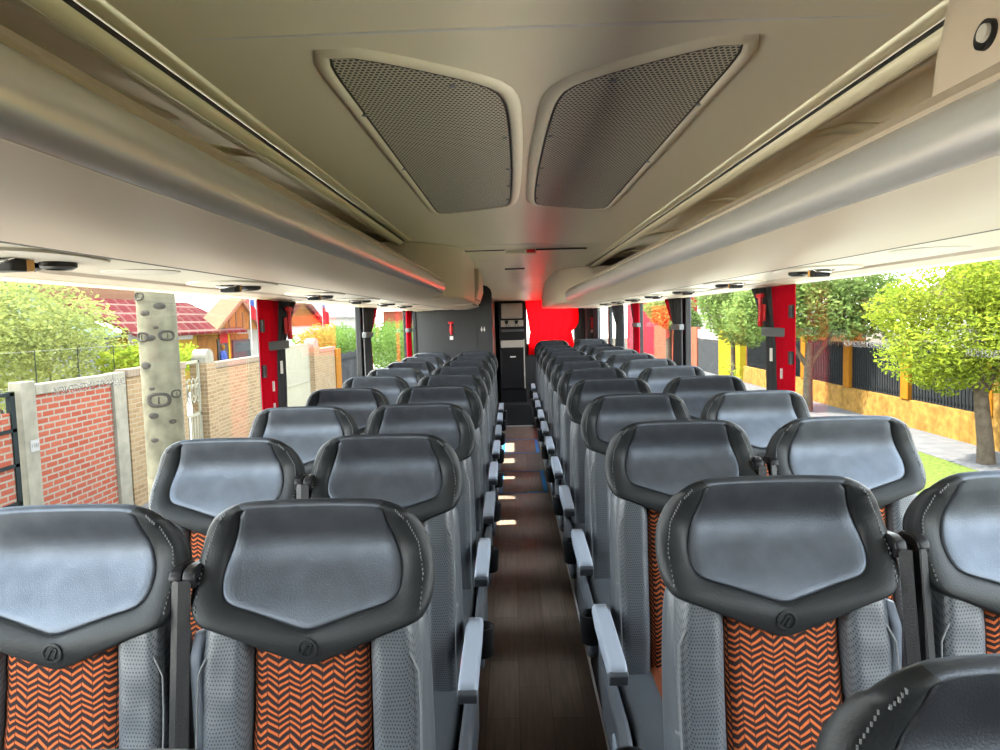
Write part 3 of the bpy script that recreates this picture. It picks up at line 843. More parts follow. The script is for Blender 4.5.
def speaker(s_, y, label):
    mb = MB(); n = 32
    mb.rings([[(s_*.85+r*math.cos(2*math.pi*i/n), y+r*1.0*math.sin(2*math.pi*i/n), z) for i in range(n)] for r, z in ((.078, 1.625), (.078, 1.6215), (.070, 1.6195), (.001, 1.6205))])
    o = mb.build('rack_speaker', K['warmgrey'], smooth=True, angle=40)
    tag(o, label, 'speaker', 'round speakers under the racks')
speaker(-1, 1.56, 'flat round speaker cover under the left luggage rack')
speaker(1, 1.58, 'flat round speaker cover under the right luggage rack')

# ------------------------------------------------------------------ windows, posts, curtains
posts = {-1: [(-1.15, -.95), (1.15-.06-.0, 1.15-.0), (3.34, 3.47), (5.45, 5.70), (7.86, 8.00), (8.60, 8.78)], 1: [(-1.15, -.95), (3.30, 3.43), (5.22, 5.46), (7.12, 7.26), (9.3, 9.42)]}
posts[-1].pop(1)
kw = 0; kt = 0
for s_ in (-1, 1):
    ps = posts[s_]; nm = 'left' if s_ < 0 else 'right'
    yy = YF
    for a, b in ps + [(YR, YR)]:
        kw += 1
        x0, x1 = sorted((s_*1.222, s_*1.227))
        if yy < -1.2:
            x0, x1 = sorted((s_*1.205, s_*1.27)); struct(box('wall_front_'+nm, (x0, yy, .74), (x1, a, 1.645), K['satin_black']))  # solid panels added in place of panes to cut light from the front
        elif a-yy > .05:
            w = struct(box(f'window_{kw}', (x0, yy, .765), (x1, a, 1.645), K['glass']))
        if b > a:
            kt += 1
            x0, x1 = sorted((s_*1.195, s_*1.240))
            struct(box(f'trim_post_{kt}', (x0, a, .74), (x1, b, 1.66), K['black'], bevel=.008))
        yy = b
for s_, nm in ((-1, 'left'), (1, 'right')): pass

def cloth_panel(name, m, parent, s_, levels, n=14, amp=.008, waves=3, th=.004):
    """levels: (z, y0, y1, x)"""
    mb = MB(); vs = []
    for z, y0, y1, x in levels:
        for i in range(n+1):
            f = i/n; vs.append((s_*(x+amp*math.sin(f*waves*2*math.pi)), y0+(y1-y0)*f, z))
    m_ = n+1
    mb.add(vs, [(j*m_+i, j*m_+i+1, (j+1)*m_+i+1, (j+1)*m_+i) for j in range(len(levels)-1) for i in range(n)])
    o = mb.build(name, m, parent, smooth=True)
    md = o.modifiers.new('thick', 'SOLIDIFY'); md.thickness = th
    return o
def lvl(zs, y0s, y1s, x): return [(z, a, b, x) for z, a, b in zip(zs, y0s, y1s)]
ZS = [1.614, 1.56, 1.50, 1.45, 1.42, 1.39, 1.34, 1.2, 1.0, .80]
def curtain_a(s_, y, label):
    t = thing('window_curtain', label, 'curtain', (0, y, 0))
    rd = cloth_panel('red_cloth', K['red_cloth'], t, s_, lvl(ZS, [-.36]*10, [-.08, -.09, -.10, -.11, -.12, -.13, -.14, -.15, -.17, -.18], 1.155), amp=.006, waves=1.5, n=20)
    for z, yy in ((1.47, -.345), (1.27, -.345), (1.05, -.345), (.88, -.345)):
        box('black_slot', (min(s_*1.140, s_*1.158), yy, z), (max(s_*1.140, s_*1.158), yy+.028, z+.055), K['ink'], rd)
    bl = cloth_panel('black_lining', K['black_cloth'], t, s_, lvl(ZS, [-.09, -.10, -.11, -.12, -.13, -.14, -.15, -.16, -.18, -.19], [.22, .16, .11, .05, .01, .0, .0, .0, -.02, -.04], 1.165), amp=.010, waves=3, n=24)
    mb = MB(); mb.rings([[(s_*x, yy, z) for x, yy in ((1.145, -.26), (1.135, -.12), (1.14, .02), (1.175, .03), (1.18, -.26))] for z in (1.385, 1.425)])
    mb.build('tie_strap', K['grey_strap'], t, bevel=.004)
    box('care_label', (min(s_*1.148, s_*1.143), -.11, 1.27), (max(s_*1.148, s_*1.143), -.085, 1.33), K['white'], t)
    for k, z in enumerate((1.20, 1.10)):
        box('white_tag', (min(s_*1.140, s_*1.146), -.24, z), (max(s_*1.140, s_*1.146), -.225, z+.045), K['white'], t)
    return t
def hammer(loc, rz, label, lab=True):
    t = thing('emergency_hammer', label, 'emergency hammer', loc, rz)
    mb = MB(); mb.tube([(0, 0, -.075), (0, 0, -.07), (0, 0, -.02), (0, 0, .05), (0, 0, .065)], [.008, .013, .009, .010, .012], 10, sx=1); mb.build('handle', K['red'], t, smooth=True, angle=50)
    mb = MB(); mb.tube([(-.035, 0, .07), (-.028, 0, .07), (.028, 0, .07), (.035, 0, .07)], [.002, .012, .012, .002], 10); mb.build('head', K['red'], t, smooth=True, angle=50)
    mb = MB(); mb.box((-.02, .010, -.05), (.02, .022, .03)); mb.build('holder', K['red'], t, bevel=.003)
    if lab: box('label_sticker', (-.02, .016, -.135), (.02, .022, -.09), K['white'], t)
    return t
curtain_a(1, 3.45, 'red curtain with black lining tied at the nearest right-hand post')
curtain_a(-1, 3.48, 'red curtain with black lining tied at the nearest left-hand post')
hammer((1.125, 3.44, 1.505), R(90)*-1, 'red hammer hanging on the tied curtain of the right windows', False)
hammer((-1.125, 3.47, 1.505), R(90), 'red hammer hanging on the tied curtain of the left windows', False)
def curtain_b(s_, y, label, red=True, sc_=1.0):
    t = thing('window_curtain', label, 'curtain', (0, y, 0))
    cloth_panel('black_cloth', K['black_cloth'], t, s_, lvl(ZS, [-.14]*10, [.26, .22, .17, .12, .08, .06, .07, .09, .10, .11], 1.165), amp=.010, waves=4, n=28)
    if red: cloth_panel('red_edge', K['red_cloth'], t, s_, lvl(ZS, [.26, .22, .17, .12, .08, .06, .07, .09, .10, .11], [.42, .35, .26, .17, .10, .08, .10, .13, .14, .15], 1.17), amp=.008, waves=2)
    mb = MB(); mb.rings([[(s_*x, yy, z) for x, yy in ((1.145, -.15), (1.14, .09), (1.175, .10), (1.18, -.15))] for z in (1.385, 1.425)])
    mb.build('tie_strap', K['grey_strap'], t, bevel=.004)
    return t
curtain_b(-1, 5.55, 'black curtain with a thin red edge at the second left-hand post')
curtain_b(1, 5.34, 'black curtain with a thin red edge at the second right-hand post')
for s_, y, lab in ((-1, 7.72, 'narrow red curtain gathered at the left post beside the black cabin'), (1, 7.04, 'narrow red curtain gathered at the third right-hand post')):
    t = thing('window_curtain', lab, 'curtain', (0, y, 0))
    cloth_panel('red_cloth', K['red_cloth'], t, s_, lvl(ZS, [-.10]*10, [.22, .2, .16, .14, .12, .12, .13, .14, .15, .15], 1.165), amp=.012, waves=2)
    cloth_panel('black_lining', K['black_cloth'], t, s_, lvl(ZS, [.2, .18, .15, .13, .12, .12, .13, .14, .15, .15], [.36, .32, .27, .22, .20, .2, .2, .21, .22, .22], 1.17), amp=.01, waves=2)
    mb = MB(); mb.rings([[(s_*x, yy, z) for x, yy in ((1.142, -.11), (1.137, .15), (1.175, .16), (1.18, -.11))] for z in (1.385, 1.425)])
    mb.build('tie_strap', K['grey_strap'], t, bevel=.004)
t = thing('window_curtain', 'grey curtains hanging at the rear-most right windows', 'curtain', (0, 9.0, 0))
cloth_panel('grey_cloth', K['grey_cloth'], t, 1, lvl(ZS, [-1.2]*10, [-.38, -.42, -.5, -.6, -.68, -.72, -.70, -.66, -.62, -.6], 1.15), amp=.014, waves=6, n=48)
cloth_panel('grey_cloth', K['grey_cloth'], t, 1, lvl(ZS, [.95]*10, [1.6, 1.58, 1.5, 1.45, 1.4, 1.4, 1.42, 1.45, 1.45, 1.45], 1.13), amp=.015, waves=5, n=36)

# mirrored safety lettering etched on the glass
def glass_text(s_, y, z, txt, size, label):
    o = text_mesh('window_lettering', txt, size, K['etch'], None, .0004, (s_*1.2205, y, z), (R(90), 0, R(-90) if s_ > 0 else R(90)), mirror=True)
    tag(o, label, 'lettering', 'mirrored exit lettering on the windows')
glass_text(1, 2.62, 1.37, 'SALIDA DE EMERGENCIA', .031, 'small mirrored emergency exit lettering on right window glass before the yellow-orange fence post')
glass_text(1, 1.87, 1.37, 'SALIDA DE EMERGENCIA', .031, 'mirrored emergency exit lettering on right window glass over the yellow-green tree')
glass_text(-1, 1.97, 1.345, 'SALIDA DE EMERGENCIA', .031, 'mirrored emergency exit lettering on left window glass over the red brick panel')

# ------------------------------------------------------------------ rear end
# toilet cabin on the left
mb = MB(); pr = [(-1.2, .0), (-.285, .0), (-.285, 1.81), (-.30, 1.855), (-.335, 1.890), (-.39, 1.908), (-1.2, 1.91)]
mb.prism(pr, lambda p, q: (p[0], q, p[1]), 8.62, 8.70)
cab = thing('toilet_cabin', 'black walled toilet cabin at the rear left with rounded top corner', 'cabin', (0, 0, 0))
mb.build('front_wall', K['satin_black'], cab, bevel=.01)
mb = MB(); mb.prism([(-.36, .0), (-.293, .0), (-.293, 1.76), (-.31, 1.81), (-.345, 1.83), (-.36, 1.84)], lambda p, q: (p[0], q, p[1]), 8.71, 9.15)
mb.prism([(-.36, .0), (-.293, .0), (-.293, 1.735), (-.36, 1.735)], lambda p, q: (p[0], q, p[1]), 9.15, 10.18)
mb.build('side_wall', K['brown'], cab, bevel=.01)
box('joint', (-.475, 8.612, .3), (-.470, 8.622, 1.6), K['ink'], cab)
box('handle', (-.288, 9.0, 1.40), (-.275, 9.06, 1.62), K['warmgrey'], cab, bevel=.004)
tt = thing('toilet_sign', 'two tiny white figures, a sign on the black cabin wall', 'sign', (-.40, 8.612, 1.38))
for dx in (-.016, .016):
    mb = MB(); mb.rings([[(dx+w*a, -.004, z), (dx+w*b, -.004, z)] for w, z, a, b in ()] or [[(dx-.004, -.003, .018), (dx+.004, -.003, .018), (dx+.004, .003, .018), (dx-.004, .003, .018)], [(dx-.012, -.003, .0), (dx+.012, -.003, .0), (dx+.012, .003, .0), (dx-.012, .003, .0)], [(dx-.004, -.003, -.025), (dx+.004, -.003, -.025), (dx+.004, .003, -.025), (dx-.004, .003, -.025)]])
    mb.tube([(dx, -.003, .026), (dx, .003, .026)], .006, 10)
    mb.build('figure', K['white'], tt)
hammer((-.78, 8.598, 1.40), 0, 'red emergency hammer with sticker on the black cabin wall')

struct(box('wall_rear_left', (-1.2, 10.25, .2), (-.30, 10.7, 1.95), K['satin_black']))
mb = MB()
mb.box((-.30, 10.66, .3), (.165, 10.72, 1.95)); mb.box((.165, 10.66, .3), (1.25, 10.72, 1.12)); mb.box((.165, 10.66, 1.76), (1.25, 10.72, 2.08)); mb.box((.86, 10.66, 1.05), (1.25, 10.72, 1.76))
struct(mb.build('wall_rear', K['satin_black']))
struct(box('window_98', (.165, 10.69, 1.05), (1.02, 10.695, 1.76), K['glass']))
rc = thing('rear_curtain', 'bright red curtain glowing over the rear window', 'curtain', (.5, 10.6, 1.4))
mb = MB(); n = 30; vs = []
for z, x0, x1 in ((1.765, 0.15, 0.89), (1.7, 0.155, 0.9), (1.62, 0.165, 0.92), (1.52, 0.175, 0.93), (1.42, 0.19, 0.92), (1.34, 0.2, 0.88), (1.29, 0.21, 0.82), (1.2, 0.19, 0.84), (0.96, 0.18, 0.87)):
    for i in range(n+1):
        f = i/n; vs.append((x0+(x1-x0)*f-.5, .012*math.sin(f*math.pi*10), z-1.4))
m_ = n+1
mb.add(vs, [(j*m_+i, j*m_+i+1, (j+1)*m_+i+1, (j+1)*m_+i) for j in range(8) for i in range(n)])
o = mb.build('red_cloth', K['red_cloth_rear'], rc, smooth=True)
box('curtain_rail', (-.36, -.012, .36), (.52, .012, .378), K['black'], rc)
hammer((1.10, 10.40, 1.40), 0, 'red emergency hammer with sticker on the rear right pillar')
struct(box('trim_rear_pillar', (1.02, 10.42, .7), (1.2, 10.66, 1.72), K['satin_black'], bevel=.01))
# coffee and fridge unit in the middle of the rear
cu = thing('galley_cabinet', 'tall narrow galley cabinet with beige coffee machine and black fridge door', 'cabinet', (-.045, 10.3, 0))
box('frame', (-.19, .0, .30), (.18, .33, 1.74), K['black'], cu, bevel=.006)
box('upper_door', (-.155, -.03, 1.50), (.145, .01, 1.715), K['warmgrey'], cu, bevel=.015)
box('tap_panel', (-.165, -.03, 1.385), (.155, .01, 1.475), K['warmgrey'], cu, bevel=.006)
for x in (-.085, .055):
    mb = MB(); mb.tube([(x, -.045, 1.47), (x, -.048, 1.42)], [.03, .014], 12); mb.build('tap', K['black'], cu, smooth=True, angle=40)
for x in (-.09, -.05, .04, .08):
    box('button', (x-.008, -.036, 1.395), (x+.008, -.028, 1.408), K['ink'], cu)
box('drip_tray', (-.165, -.05, 1.31), (.16, .02, 1.345), K['arm_dark'], cu, bevel=.005)
box('counter', (-.175, -.03, 1.085), (.155, .01, 1.19), K['warmgrey'], cu, bevel=.01)
fd = box('fridge_door', (-.18, -.03, .50), (.145, .01, 1.07), K['black'], cu, bevel=.006)
box('handle_plate', (-.045, -.036, .945), (.035, -.028, .965), K['white'], fd)
box('edge_post', (.150, -.03, .50), (.165, .01, 1.20), K['warmgrey'], cu)

# blue tape rectangles stuck on the aisle floor
for (y0, y1, lab) in ((6.1, 7.0, 'blue tape rectangle on the aisle floor, nearer of the two'), (7.95, 8.85, 'blue tape rectangle on the aisle floor, farther of the two')):
    t = thing('floor_tape', lab, 'tape', (0, y0, 0), group='blue tape rectangles on the floor')
    box('strip', (-.20, 0, .0005), (-.17, y1-y0, .0025), K['tape'], t); box('strip', (.185, 0, .0005), (.222, y1-y0, .0025), K['tape'], t)
    box('strip', (-.17, 0, .0005), (.185, .022, .002), K['tape'], t); box('strip', (-.17, y1-y0-.02, .0005), (.185, y1-y0, .002), K['tape'], t)

# front of the bus: unseen solid wall added to keep frontal light off the seats
mb = MB(); mb.box((-1.27, YF-.06, -.9), (1.27, YF, 2.14))
struct(mb.build('wall_front', K['satin_black']))

# ------------------------------------------------------------------ street outside
G = -1.30
XS = .25
def lit(name, col, **k): return mat(name, tuple(c_*XS for c_ in col), .95, spec=.03, **k)
_bm, _lm = brick_mat, leaf_mat
def brick_mat(n_, a_, b_, c_, *r_): return _bm(n_, *[tuple(v_*XS for v_ in q_) for q_ in (a_, b_, c_)], *r_)
def leaf_mat(n_, a_, b_): return _lm(n_, *[tuple(v_*.46 for v_ in q_) for q_ in (a_, b_)])
K['asphalt'] = lit('bounce_road_concrete', (1.9, 1.75, 1.5), noise=.2, nscale=3)  # road surface made pale to bounce daylight up onto the ceiling
K['pave'] = lit('pale_paving', (.26, .25, .25), noise=.15, nscale=4)
K['grass'] = lit('lawn', (.19, .25, .05), noise=.4, nscale=14)
K['dirt'] = lit('dirt', (.16, .13, .09), noise=.25, nscale=5)
K['ywall'] = lit('orange_yellow_render', (.50, .27, .065), noise=.35, nscale=5)
K['ypost'] = lit('ochre_paint', (.52, .20, .015), noise=.12, nscale=4)
K['ypaint'] = lit('bright_yellow_paint', (.62, .44, .02))
K['picket'] = lit('dark_metal_pickets', (.035, .038, .04))
K['backfence'] = lit('grey_sheet_backing', (.085, .088, .092), noise=.2, nscale=9)
K['redbrick'] = brick_mat('red_brick', (.50, .115, .07), (.60, .17, .10), (.52, .45, .36), .235, .082, .013)
K['buff'] = brick_mat('buff_brick', (.42, .27, .14), (.54, .37, .20), (.58, .46, .31), .23, .075, .010)
K['salmon'] = lit('salmon_red_wall', (.55, .16, .09), noise=.15, nscale=3)
K['concrete'] = lit('pale_concrete', (.46, .42, .33), noise=.18, nscale=6)
K['wgate'] = lit('cream_painted_metal', (.60, .56, .42))
K['darkgate'] = lit('dark_green_gate', (.04, .05, .05))
K['tile'] = brick_mat('red_roof_tiles', (.13, .008, .011), (.18, .020, .022), (.26, .15, .12), .8, .38, .04)
K['green_roof'] = lit('green_roof_sheet', (.09, .19, .13), noise=.15, nscale=1)
K['greywall'] = lit('pale_grey_wall', (.28, .29, .31))
K['peach'] = lit('peach_wall', (.38, .19, .115))
K['yellowboard'] = lit('yellow_board', (.46, .27, .05), noise=.12, nscale=1.5)
K['wood'] = lit('warm_wood', (.32, .13, .035), noise=.3, nscale=2)
K['whitewall'] = lit('white_wall', (.62, .60, .57))
K['tin'] = lit('pale_tin_roof', (.50, .50, .48))
K['blue'] = lit('blue_cloth', (.08, .13, .42)); K['flagred'] = lit('flag_red', (.55, .03, .04)); K['flagwhite'] = lit('flag_white', (.7, .7, .7))
K['bark'] = lit('pale_bark', (.29, .27, .19), noise=.3, nscale=7, bump=.5, bscale=14)
K['bark2'] = lit('brown_bark', (.22, .17, .12), noise=.3, nscale=12, bump=.5, bscale=20)
K['knot'] = lit('grey_knot', (.115, .105, .09), noise=.2, nscale=20)
K['leafA'] = leaf_mat('yellow_green_leaves', (.10, .20, .03), (.46, .50, .04))
K['leafB'] = leaf_mat('mid_green_leaves', (.10, .20, .05), (.36, .46, .13))
K['leafC'] = leaf_mat('mixed_shrub_leaves', (.04, .08, .03), (.52, .55, .16))
K['leafD'] = leaf_mat('hedge_leaves', (.10, .20, .04), (.22, .33, .07))

struct(box('ground_road', (-40, -40, G-.2), (5.2, 90, G), K['asphalt']))
struct(box('ground_lawn', (5.2, -20, G-.2), (7.75, 90, G+.02), K['grass']))
struct(box('ground_pavement', (7.75, -20, G-.2), (9.1, 90, G+.03), K['pave']))
struct(box('ground_yards', (9.1, -20, G-.2), (70, 90, G), K['dirt']))
struct(box('ground_sidewalk_left', (-6.2, -20, G), (-3.6, 90, G+.04), K['pave']))

def leaves(name, m, parent, clumps, n, size, flat=.5, seed=1, hollow=.35):
    rnd = random.Random(seed); mb = MB(); tot = sum(c[3]*c[4] for c in clumps)
    vs = []; fs = []
    for cx, cy, cz, rx, rz in clumps:
        k = int(n*rx*rz/tot)
        for _ in range(k):
            while True:
                d = Vector((rnd.gauss(0, 1), rnd.gauss(0, 1), rnd.gauss(0, 1)))
                if d.length > .1: break
            d.normalize(); r = (hollow+(1-hollow)*rnd.random()**.6)*(1+.12*math.sin(d.x*7+d.z*5+cx*9))
            p = Vector((cx+d.x*rx*r, cy+d.y*rx*r, cz+d.z*rz*r))
            a = Vector((rnd.gauss(0, 1), rnd.gauss(0, 1), rnd.gauss(0, flat))).normalized(); b = a.cross(Vector((rnd.gauss(0, 1), rnd.gauss(0, 1), rnd.gauss(0, 1)))).normalized()
            s_ = size*(.6+.8*rnd.random()); o = len(vs)
            vs += [tuple(p-a*s_), tuple(p-a*s_*.2+b*s_*.42), tuple(p+a*s_), tuple(p-a*s_*.2-b*s_*.42)]
            fs.append((o, o+1, o+2, o+3))
    me = bpy.data.meshes.new(name); me.from_pydata(vs, [], fs); me.materials.append(m)
    return link(bpy.data.objects.new(name, me), parent)

def tree(loc, label, trunk, clumps, m, n, size, seed, branches=(), bark='bark2'):
    t = thing('street_tree', label, 'tree', loc)
    mb = MB(); mb.tube(*trunk, n=14)
    for b in branches: mb.tube(*b, n=8)
    mb.build('trunk', K[bark], t, smooth=True, angle=60)
    leaves('foliage', m, t, clumps, n, size, seed=seed)
    return t
# right-hand trees
tree((8.2, 12.65, G), 'bright yellow-green tree on the grass strip at the right edge', ([(0.02, 0, 0), (0, 0, .4), (-.06, 0, .9), (-.10, 0, 1.3), (-.2, 0, 2.2)], [.15, .13, .12, .11, .08]),
     [(-.35, 0, 2.35, 1.15, .80), (-1.15, -.1, 2.05, .75, .55), (.55, .1, 2.5, 1.0, .85), (-.5, .2, 3.1, 1.0, .65), (-1.35, .3, 2.75, .6, .45), (.2, 0, 1.75, .8, .45), (-.75, .0, 1.6, .6, .32), (1.4, .2, 2.7, 1.0, .9), (.4, -.3, 3.4, 1.2, .7)], K['leafA'], 34000, .042, 3,
     branches=[([(-.10, 0, 1.3), (-.6, .1, 2.0)], [.09, .03]), ([(-.10, 0, 1.2), (.5, .1, 2.3)], [.09, .03])])
tree((8.05, 19.9, G), 'mid-green round tree with forked pale trunk behind the orange fence line', ([(0, 0, 0), (0, 0, .7), (.02, 0, 1.3), (.05, 0, 1.9)], [.14, .12, .12, .09]),
     [(.3, 0, 2.9, 1.5, .95), (-.8, .2, 3.1, 1.25, 1.0), (1.3, 0, 3.0, 1.3, 1.0), (.3, 0, 3.9, 1.9, .9), (-1.5, .2, 2.7, .8, .7), (2.1, .1, 2.8, 1.0, .8)], K['leafB'], 30000, .062, 5,
     branches=[([(.02, 0, 1.2), (-.5, 0, 2.0), (-.8, 0, 2.6)], [.07, .06, .03]), ([(.02, 0, 1.25), (.5, 0, 1.9), (.9, 0, 2.6)], [.08, .06, .03])], bark='bark2')
tree((7.4, 24.5, G), 'pale green tree seen left of the nearest right-hand curtain', ([(0, 0, 0), (0, 0, 2.2)], [.10, .07]),
     [(0, 0, 2.9, 1.15, 1.2), (-.5, 0, 3.6, .9, .8), (.5, 0, 2.2, .8, .6), (.3, 0, 3.6, 1.0, .8)], K['leafB'], 11000, .07, 8)
t = thing('sapling', 'thin bare sapling with few pale leaves before the grey fence', 'sapling', (6.6, 21.9, G))
mb = MB(); mb.tube([(0, 0, 0), (0, 0, .8), (.03, 0, 1.3)], [.03, .02, .008], 6)
for k in range(6): mb.tube([(0, 0, .5+.12*k), ((-1)**k*.22, 0, .75+.12*k)], [.012, .005], 5)
mb.build('stem', K['bark2'], t, smooth=True); leaves('foliage', K['leafA'], t, [(0, 0, 1.0, .32, .35)], 90, .05, seed=4)
tree((9.0, 42, G), 'grey-green tree far down the street in front of the red wall', ([(0, 0, 0), (0, 0, 2.6)], [.2, .14]), [(0, 0, 3.0, 1.4, 1.0), (1, 0, 2.4, 1.0, .8)], K['leafB'], 5000, .12, 13)

# orange-yellow wall and picket fence bays, parallel to the bus
FX = 9.2; PY = [14.0, 16.95, 19.9, 22.85, 25.8, 28.7]
BAYN = ['first', 'second', 'third', 'fourth', 'fifth']
for i in range(5):
    y0, y1 = PY[i]+.17, PY[i+1]-.17
    lab = f'dark picket fence panel between orange posts, {BAYN[i]} from the right edge'
    t = thing('picket_fence', lab, 'fence', (FX, (y0+y1)/2, G), group='dark picket fence panels on the right')
    box('rail', (-.02, y0-(y0+y1)/2, .78), (.02, y1-(y0+y1)/2, .82), K['picket'], t); box('rail', (-.02, y0-(y0+y1)/2, 1.72), (.02, y1-(y0+y1)/2, 1.76), K['picket'], t)
    mb = MB(); n = 22
    for k in range(n):
        y = -(y1-y0)/2+(y1-y0)*(k+.5)/n
        mb.box((-.035, y-.022, .68), (-.012, y+.022, 1.90))
    o = mb.build('pickets', K['picket'], t); o['kind'] = 'stuff'
    box('backing', (.03, -(y1-y0)/2, .66), (.045, (y1-y0)/2, 1.80), K['backfence'], t)
for i, y in enumerate(PY):
    if i > 4: break
    o = box('fence_post', (FX-.12, y-.17, G+.662), (FX+.12, y+.17, G+2.02), K['ypost'], bevel=.015)
    tag(o, f'ochre square fence post, {["far right by the leaning tree", "second", "third", "fourth", "fifth"][i]}{"" if i == 0 else " post counted from the right edge"}', 'post', 'ochre fence posts')
o = box('low_wall', (FX-.08, 13.8, G), (FX+.08, 28.8, G+.66), K['ywall'], bevel=.01); tag(o, 'low orange-yellow rendered wall under the picket fence on the right', 'wall')
o = box('garden_wall', (FX-.10, 3.0, G), (FX+.08, 13.84, G+2.0), K['ywall'], bevel=.01); tag(o, 'tall orange-yellow rendered wall at the far right edge of the picture', 'wall')
# farther down the right side
o = box('yellow_wall', (FX-.1, 29.2, G), (FX+.15, 32.2, G+2.45), K['ypaint']); tag(o, 'bright yellow painted wall beyond the fence on the right', 'wall')
t = thing('sheet_gate', 'grey sheet metal gate between yellow and red walls', 'gate', (FX, 34.2, G))
box('sheet', (0, -1.9, 0), (.06, 1.9, 1.55), K['backfence'], t); box('top_band', (-.02, -1.9, 1.58), (.08, 1.9, 2.0), K['tin'], t)
o = box('red_wall', (FX-.05, 36.2, G), (FX+.15, 47, G+2.1), K['salmon']); tag(o, 'salmon red wall down the right side of the street', 'wall')
o = box('red_reflection_block', (FX+.6, 48, G), (FX+3, 62, G+5.2), lit('red_reflection_paint', (.52, .03, .05))); tag(o, 'red block standing in for a curtain reflection far down the right side', 'reflection stand-in')  # stands in for the red curtain's reflection in the glass, no real building
def house(name, label, x0, y0, x1, y1, zw, zr, wall, roof, axis='y', over=.35):
    t = thing(name, label, 'house', ((x0+x1)/2, (y0+y1)/2, G)); hx, hy = (x1-x0)/2, (y1-y0)/2
    box('walls', (-hx, -hy, 0), (hx, hy, zw), wall, t)
    mb = MB()
    if axis == 'y': mb.prism([(-hx-over, zw-.1), (hx+over, zw-.1), (0, zr)], lambda p, q: (p[0], q, p[1]), -hy-over, hy+over)
    else: mb.prism([(-hy-over, zw-.1), (hy+over, zw-.1), (0, zr)], lambda p, q: (q, p[0], p[1]), -hx-over, hx+over)
    mb.build('roof', roof, t)
    return t
hh = house('house', 'small house with pale tin roof behind the grey gate on the right', 11.5, 33, 16, 40, 2.4, 3.4, K['wood'], K['tin'], 'x')
hh = house('house', 'white walled house with brown roof far right behind trees', 14, 18.5, 20, 24.5, 3.0, 4.6, K['whitewall'], K['bark2'], 'x')
hh = house('house', 'brown shingled gable roof peeking above the yellow-green tree', 13.5, 11.5, 19, 17.0, 3.8, 5.0, K['whitewall'], lit('brown_shingles', (.28, .15, .10), noise=.3, nscale=3), 'x')
hh = house('house', 'distant white building with blue door panel at the street end right', 16, 58, 26, 72, 4.6, 5.6, K['whitewall'], K['tin'], 'x')
box('blue_panel', (-5.1, -2, 3.2), (-5.0, 0, 4.4), K['blue'], hh)

# left-hand street front
LX = -6.0
t = thing('brick_wall', 'red brick wall panel framed in pale concrete at the left', 'wall', (LX, 9.6, G))
box('brickwork', (-.05, -.88, 0), (.03, .84, 2.02), K['redbrick'], t)
box('coping', (-.09, -.88, 2.02), (.07, .84, 2.15), K['concrete'], t, bevel=.01)
box('pier', (-.09, -1.14, 0), (.07, -.88, 2.20), K['concrete'], t, bevel=.01)
box('post', (-.08, .84, 0), (.08, 1.16, 2.16), K['concrete'], t, bevel=.01)
np_ = box('number_plate', (.07, -1.06, 1.34), (.08, -.90, 1.48), K['whitewall'], t)
text_mesh('numerals', '1181', .075, K['ink'], np_, .001, (.0815, -.98, 1.41), (R(90), 0, R(90)))
t = thing('metal_gate', 'dark metal gate with red panels at the left picture edge', 'gate', (LX, 7.6, G))
for k in range(3): box('upright', (-.03, .72-.75*k, 0), (.03, .80-.75*k, 2.10), K['darkgate'], t)
box('red_panels', (-.01, -.78, .1), (.01, .74, 1.85), K['redbrick'], t)
for z in (.1, .75, 1.2, 1.62, 2.05): box('bar', (-.03, -.8, z), (.03, .8, z+.04), K['darkgate'], t)
def bwall(label, y0, y1, h, coping=True, m='buff', x=LX):
    t = thing('brick_wall', label, 'wall', (x, (y0+y1)/2, G)); hy = (y1-y0)/2
    box('brickwork', (-.08, -hy, 0), (.08, hy, h-.12), K[m], t)
    cb = brick_mat('coping_brick_%d' % int(y0), (.42, .31, .22), (.48, .37, .27), (.36, .28, .21), .09, .4, .008)
    box('coping', (-.12, -hy, h-.12), (.11, hy, h), cb, t, bevel=.01)
    return t
bwall('buff brick wall between the concrete post and the spotted trunk', 10.80, 12.75, 2.19)
t = bwall('buff brick wall with pale coping left of the nearest curtain', 13.9, 18.15, 2.10)
bwall('buff brick wall panel seen right of the nearest left curtain', 21.7, 23.6, 2.05)
def pier(y, label, w=.34, h=2.12, x=LX):
    t = thing('brick_pier', label, 'pier', (x, y, G))
    box('shaft', (-.17, -w/2, 0), (.15, w/2, h), K['buff'], t)
    mb = MB(); n = 10
    mb.prism([(-w/2*.9, h), (w/2*.9, h)]+[(w/2*.9*math.cos(math.pi*k/n), h+.10+.16*math.sin(math.pi*k/n)) for k in range(n+1)], lambda p, q: (q, p[0], p[1]), -.14, .13)
    mb.build('round_cap', K['concrete'], t)
pier(13.70, 'buff brick pier with rounded cap beside the spotted trunk', .42)
pier(21.2, 'buff brick pier with rounded cap right of the nearest left curtain', .6)
o = box('painted_post', (LX-.12, 23.6, G), (LX+.12, 24.3, G+1.95), K['ypost']); tag(o, 'orange painted post next to the dark fence on the left', 'post')
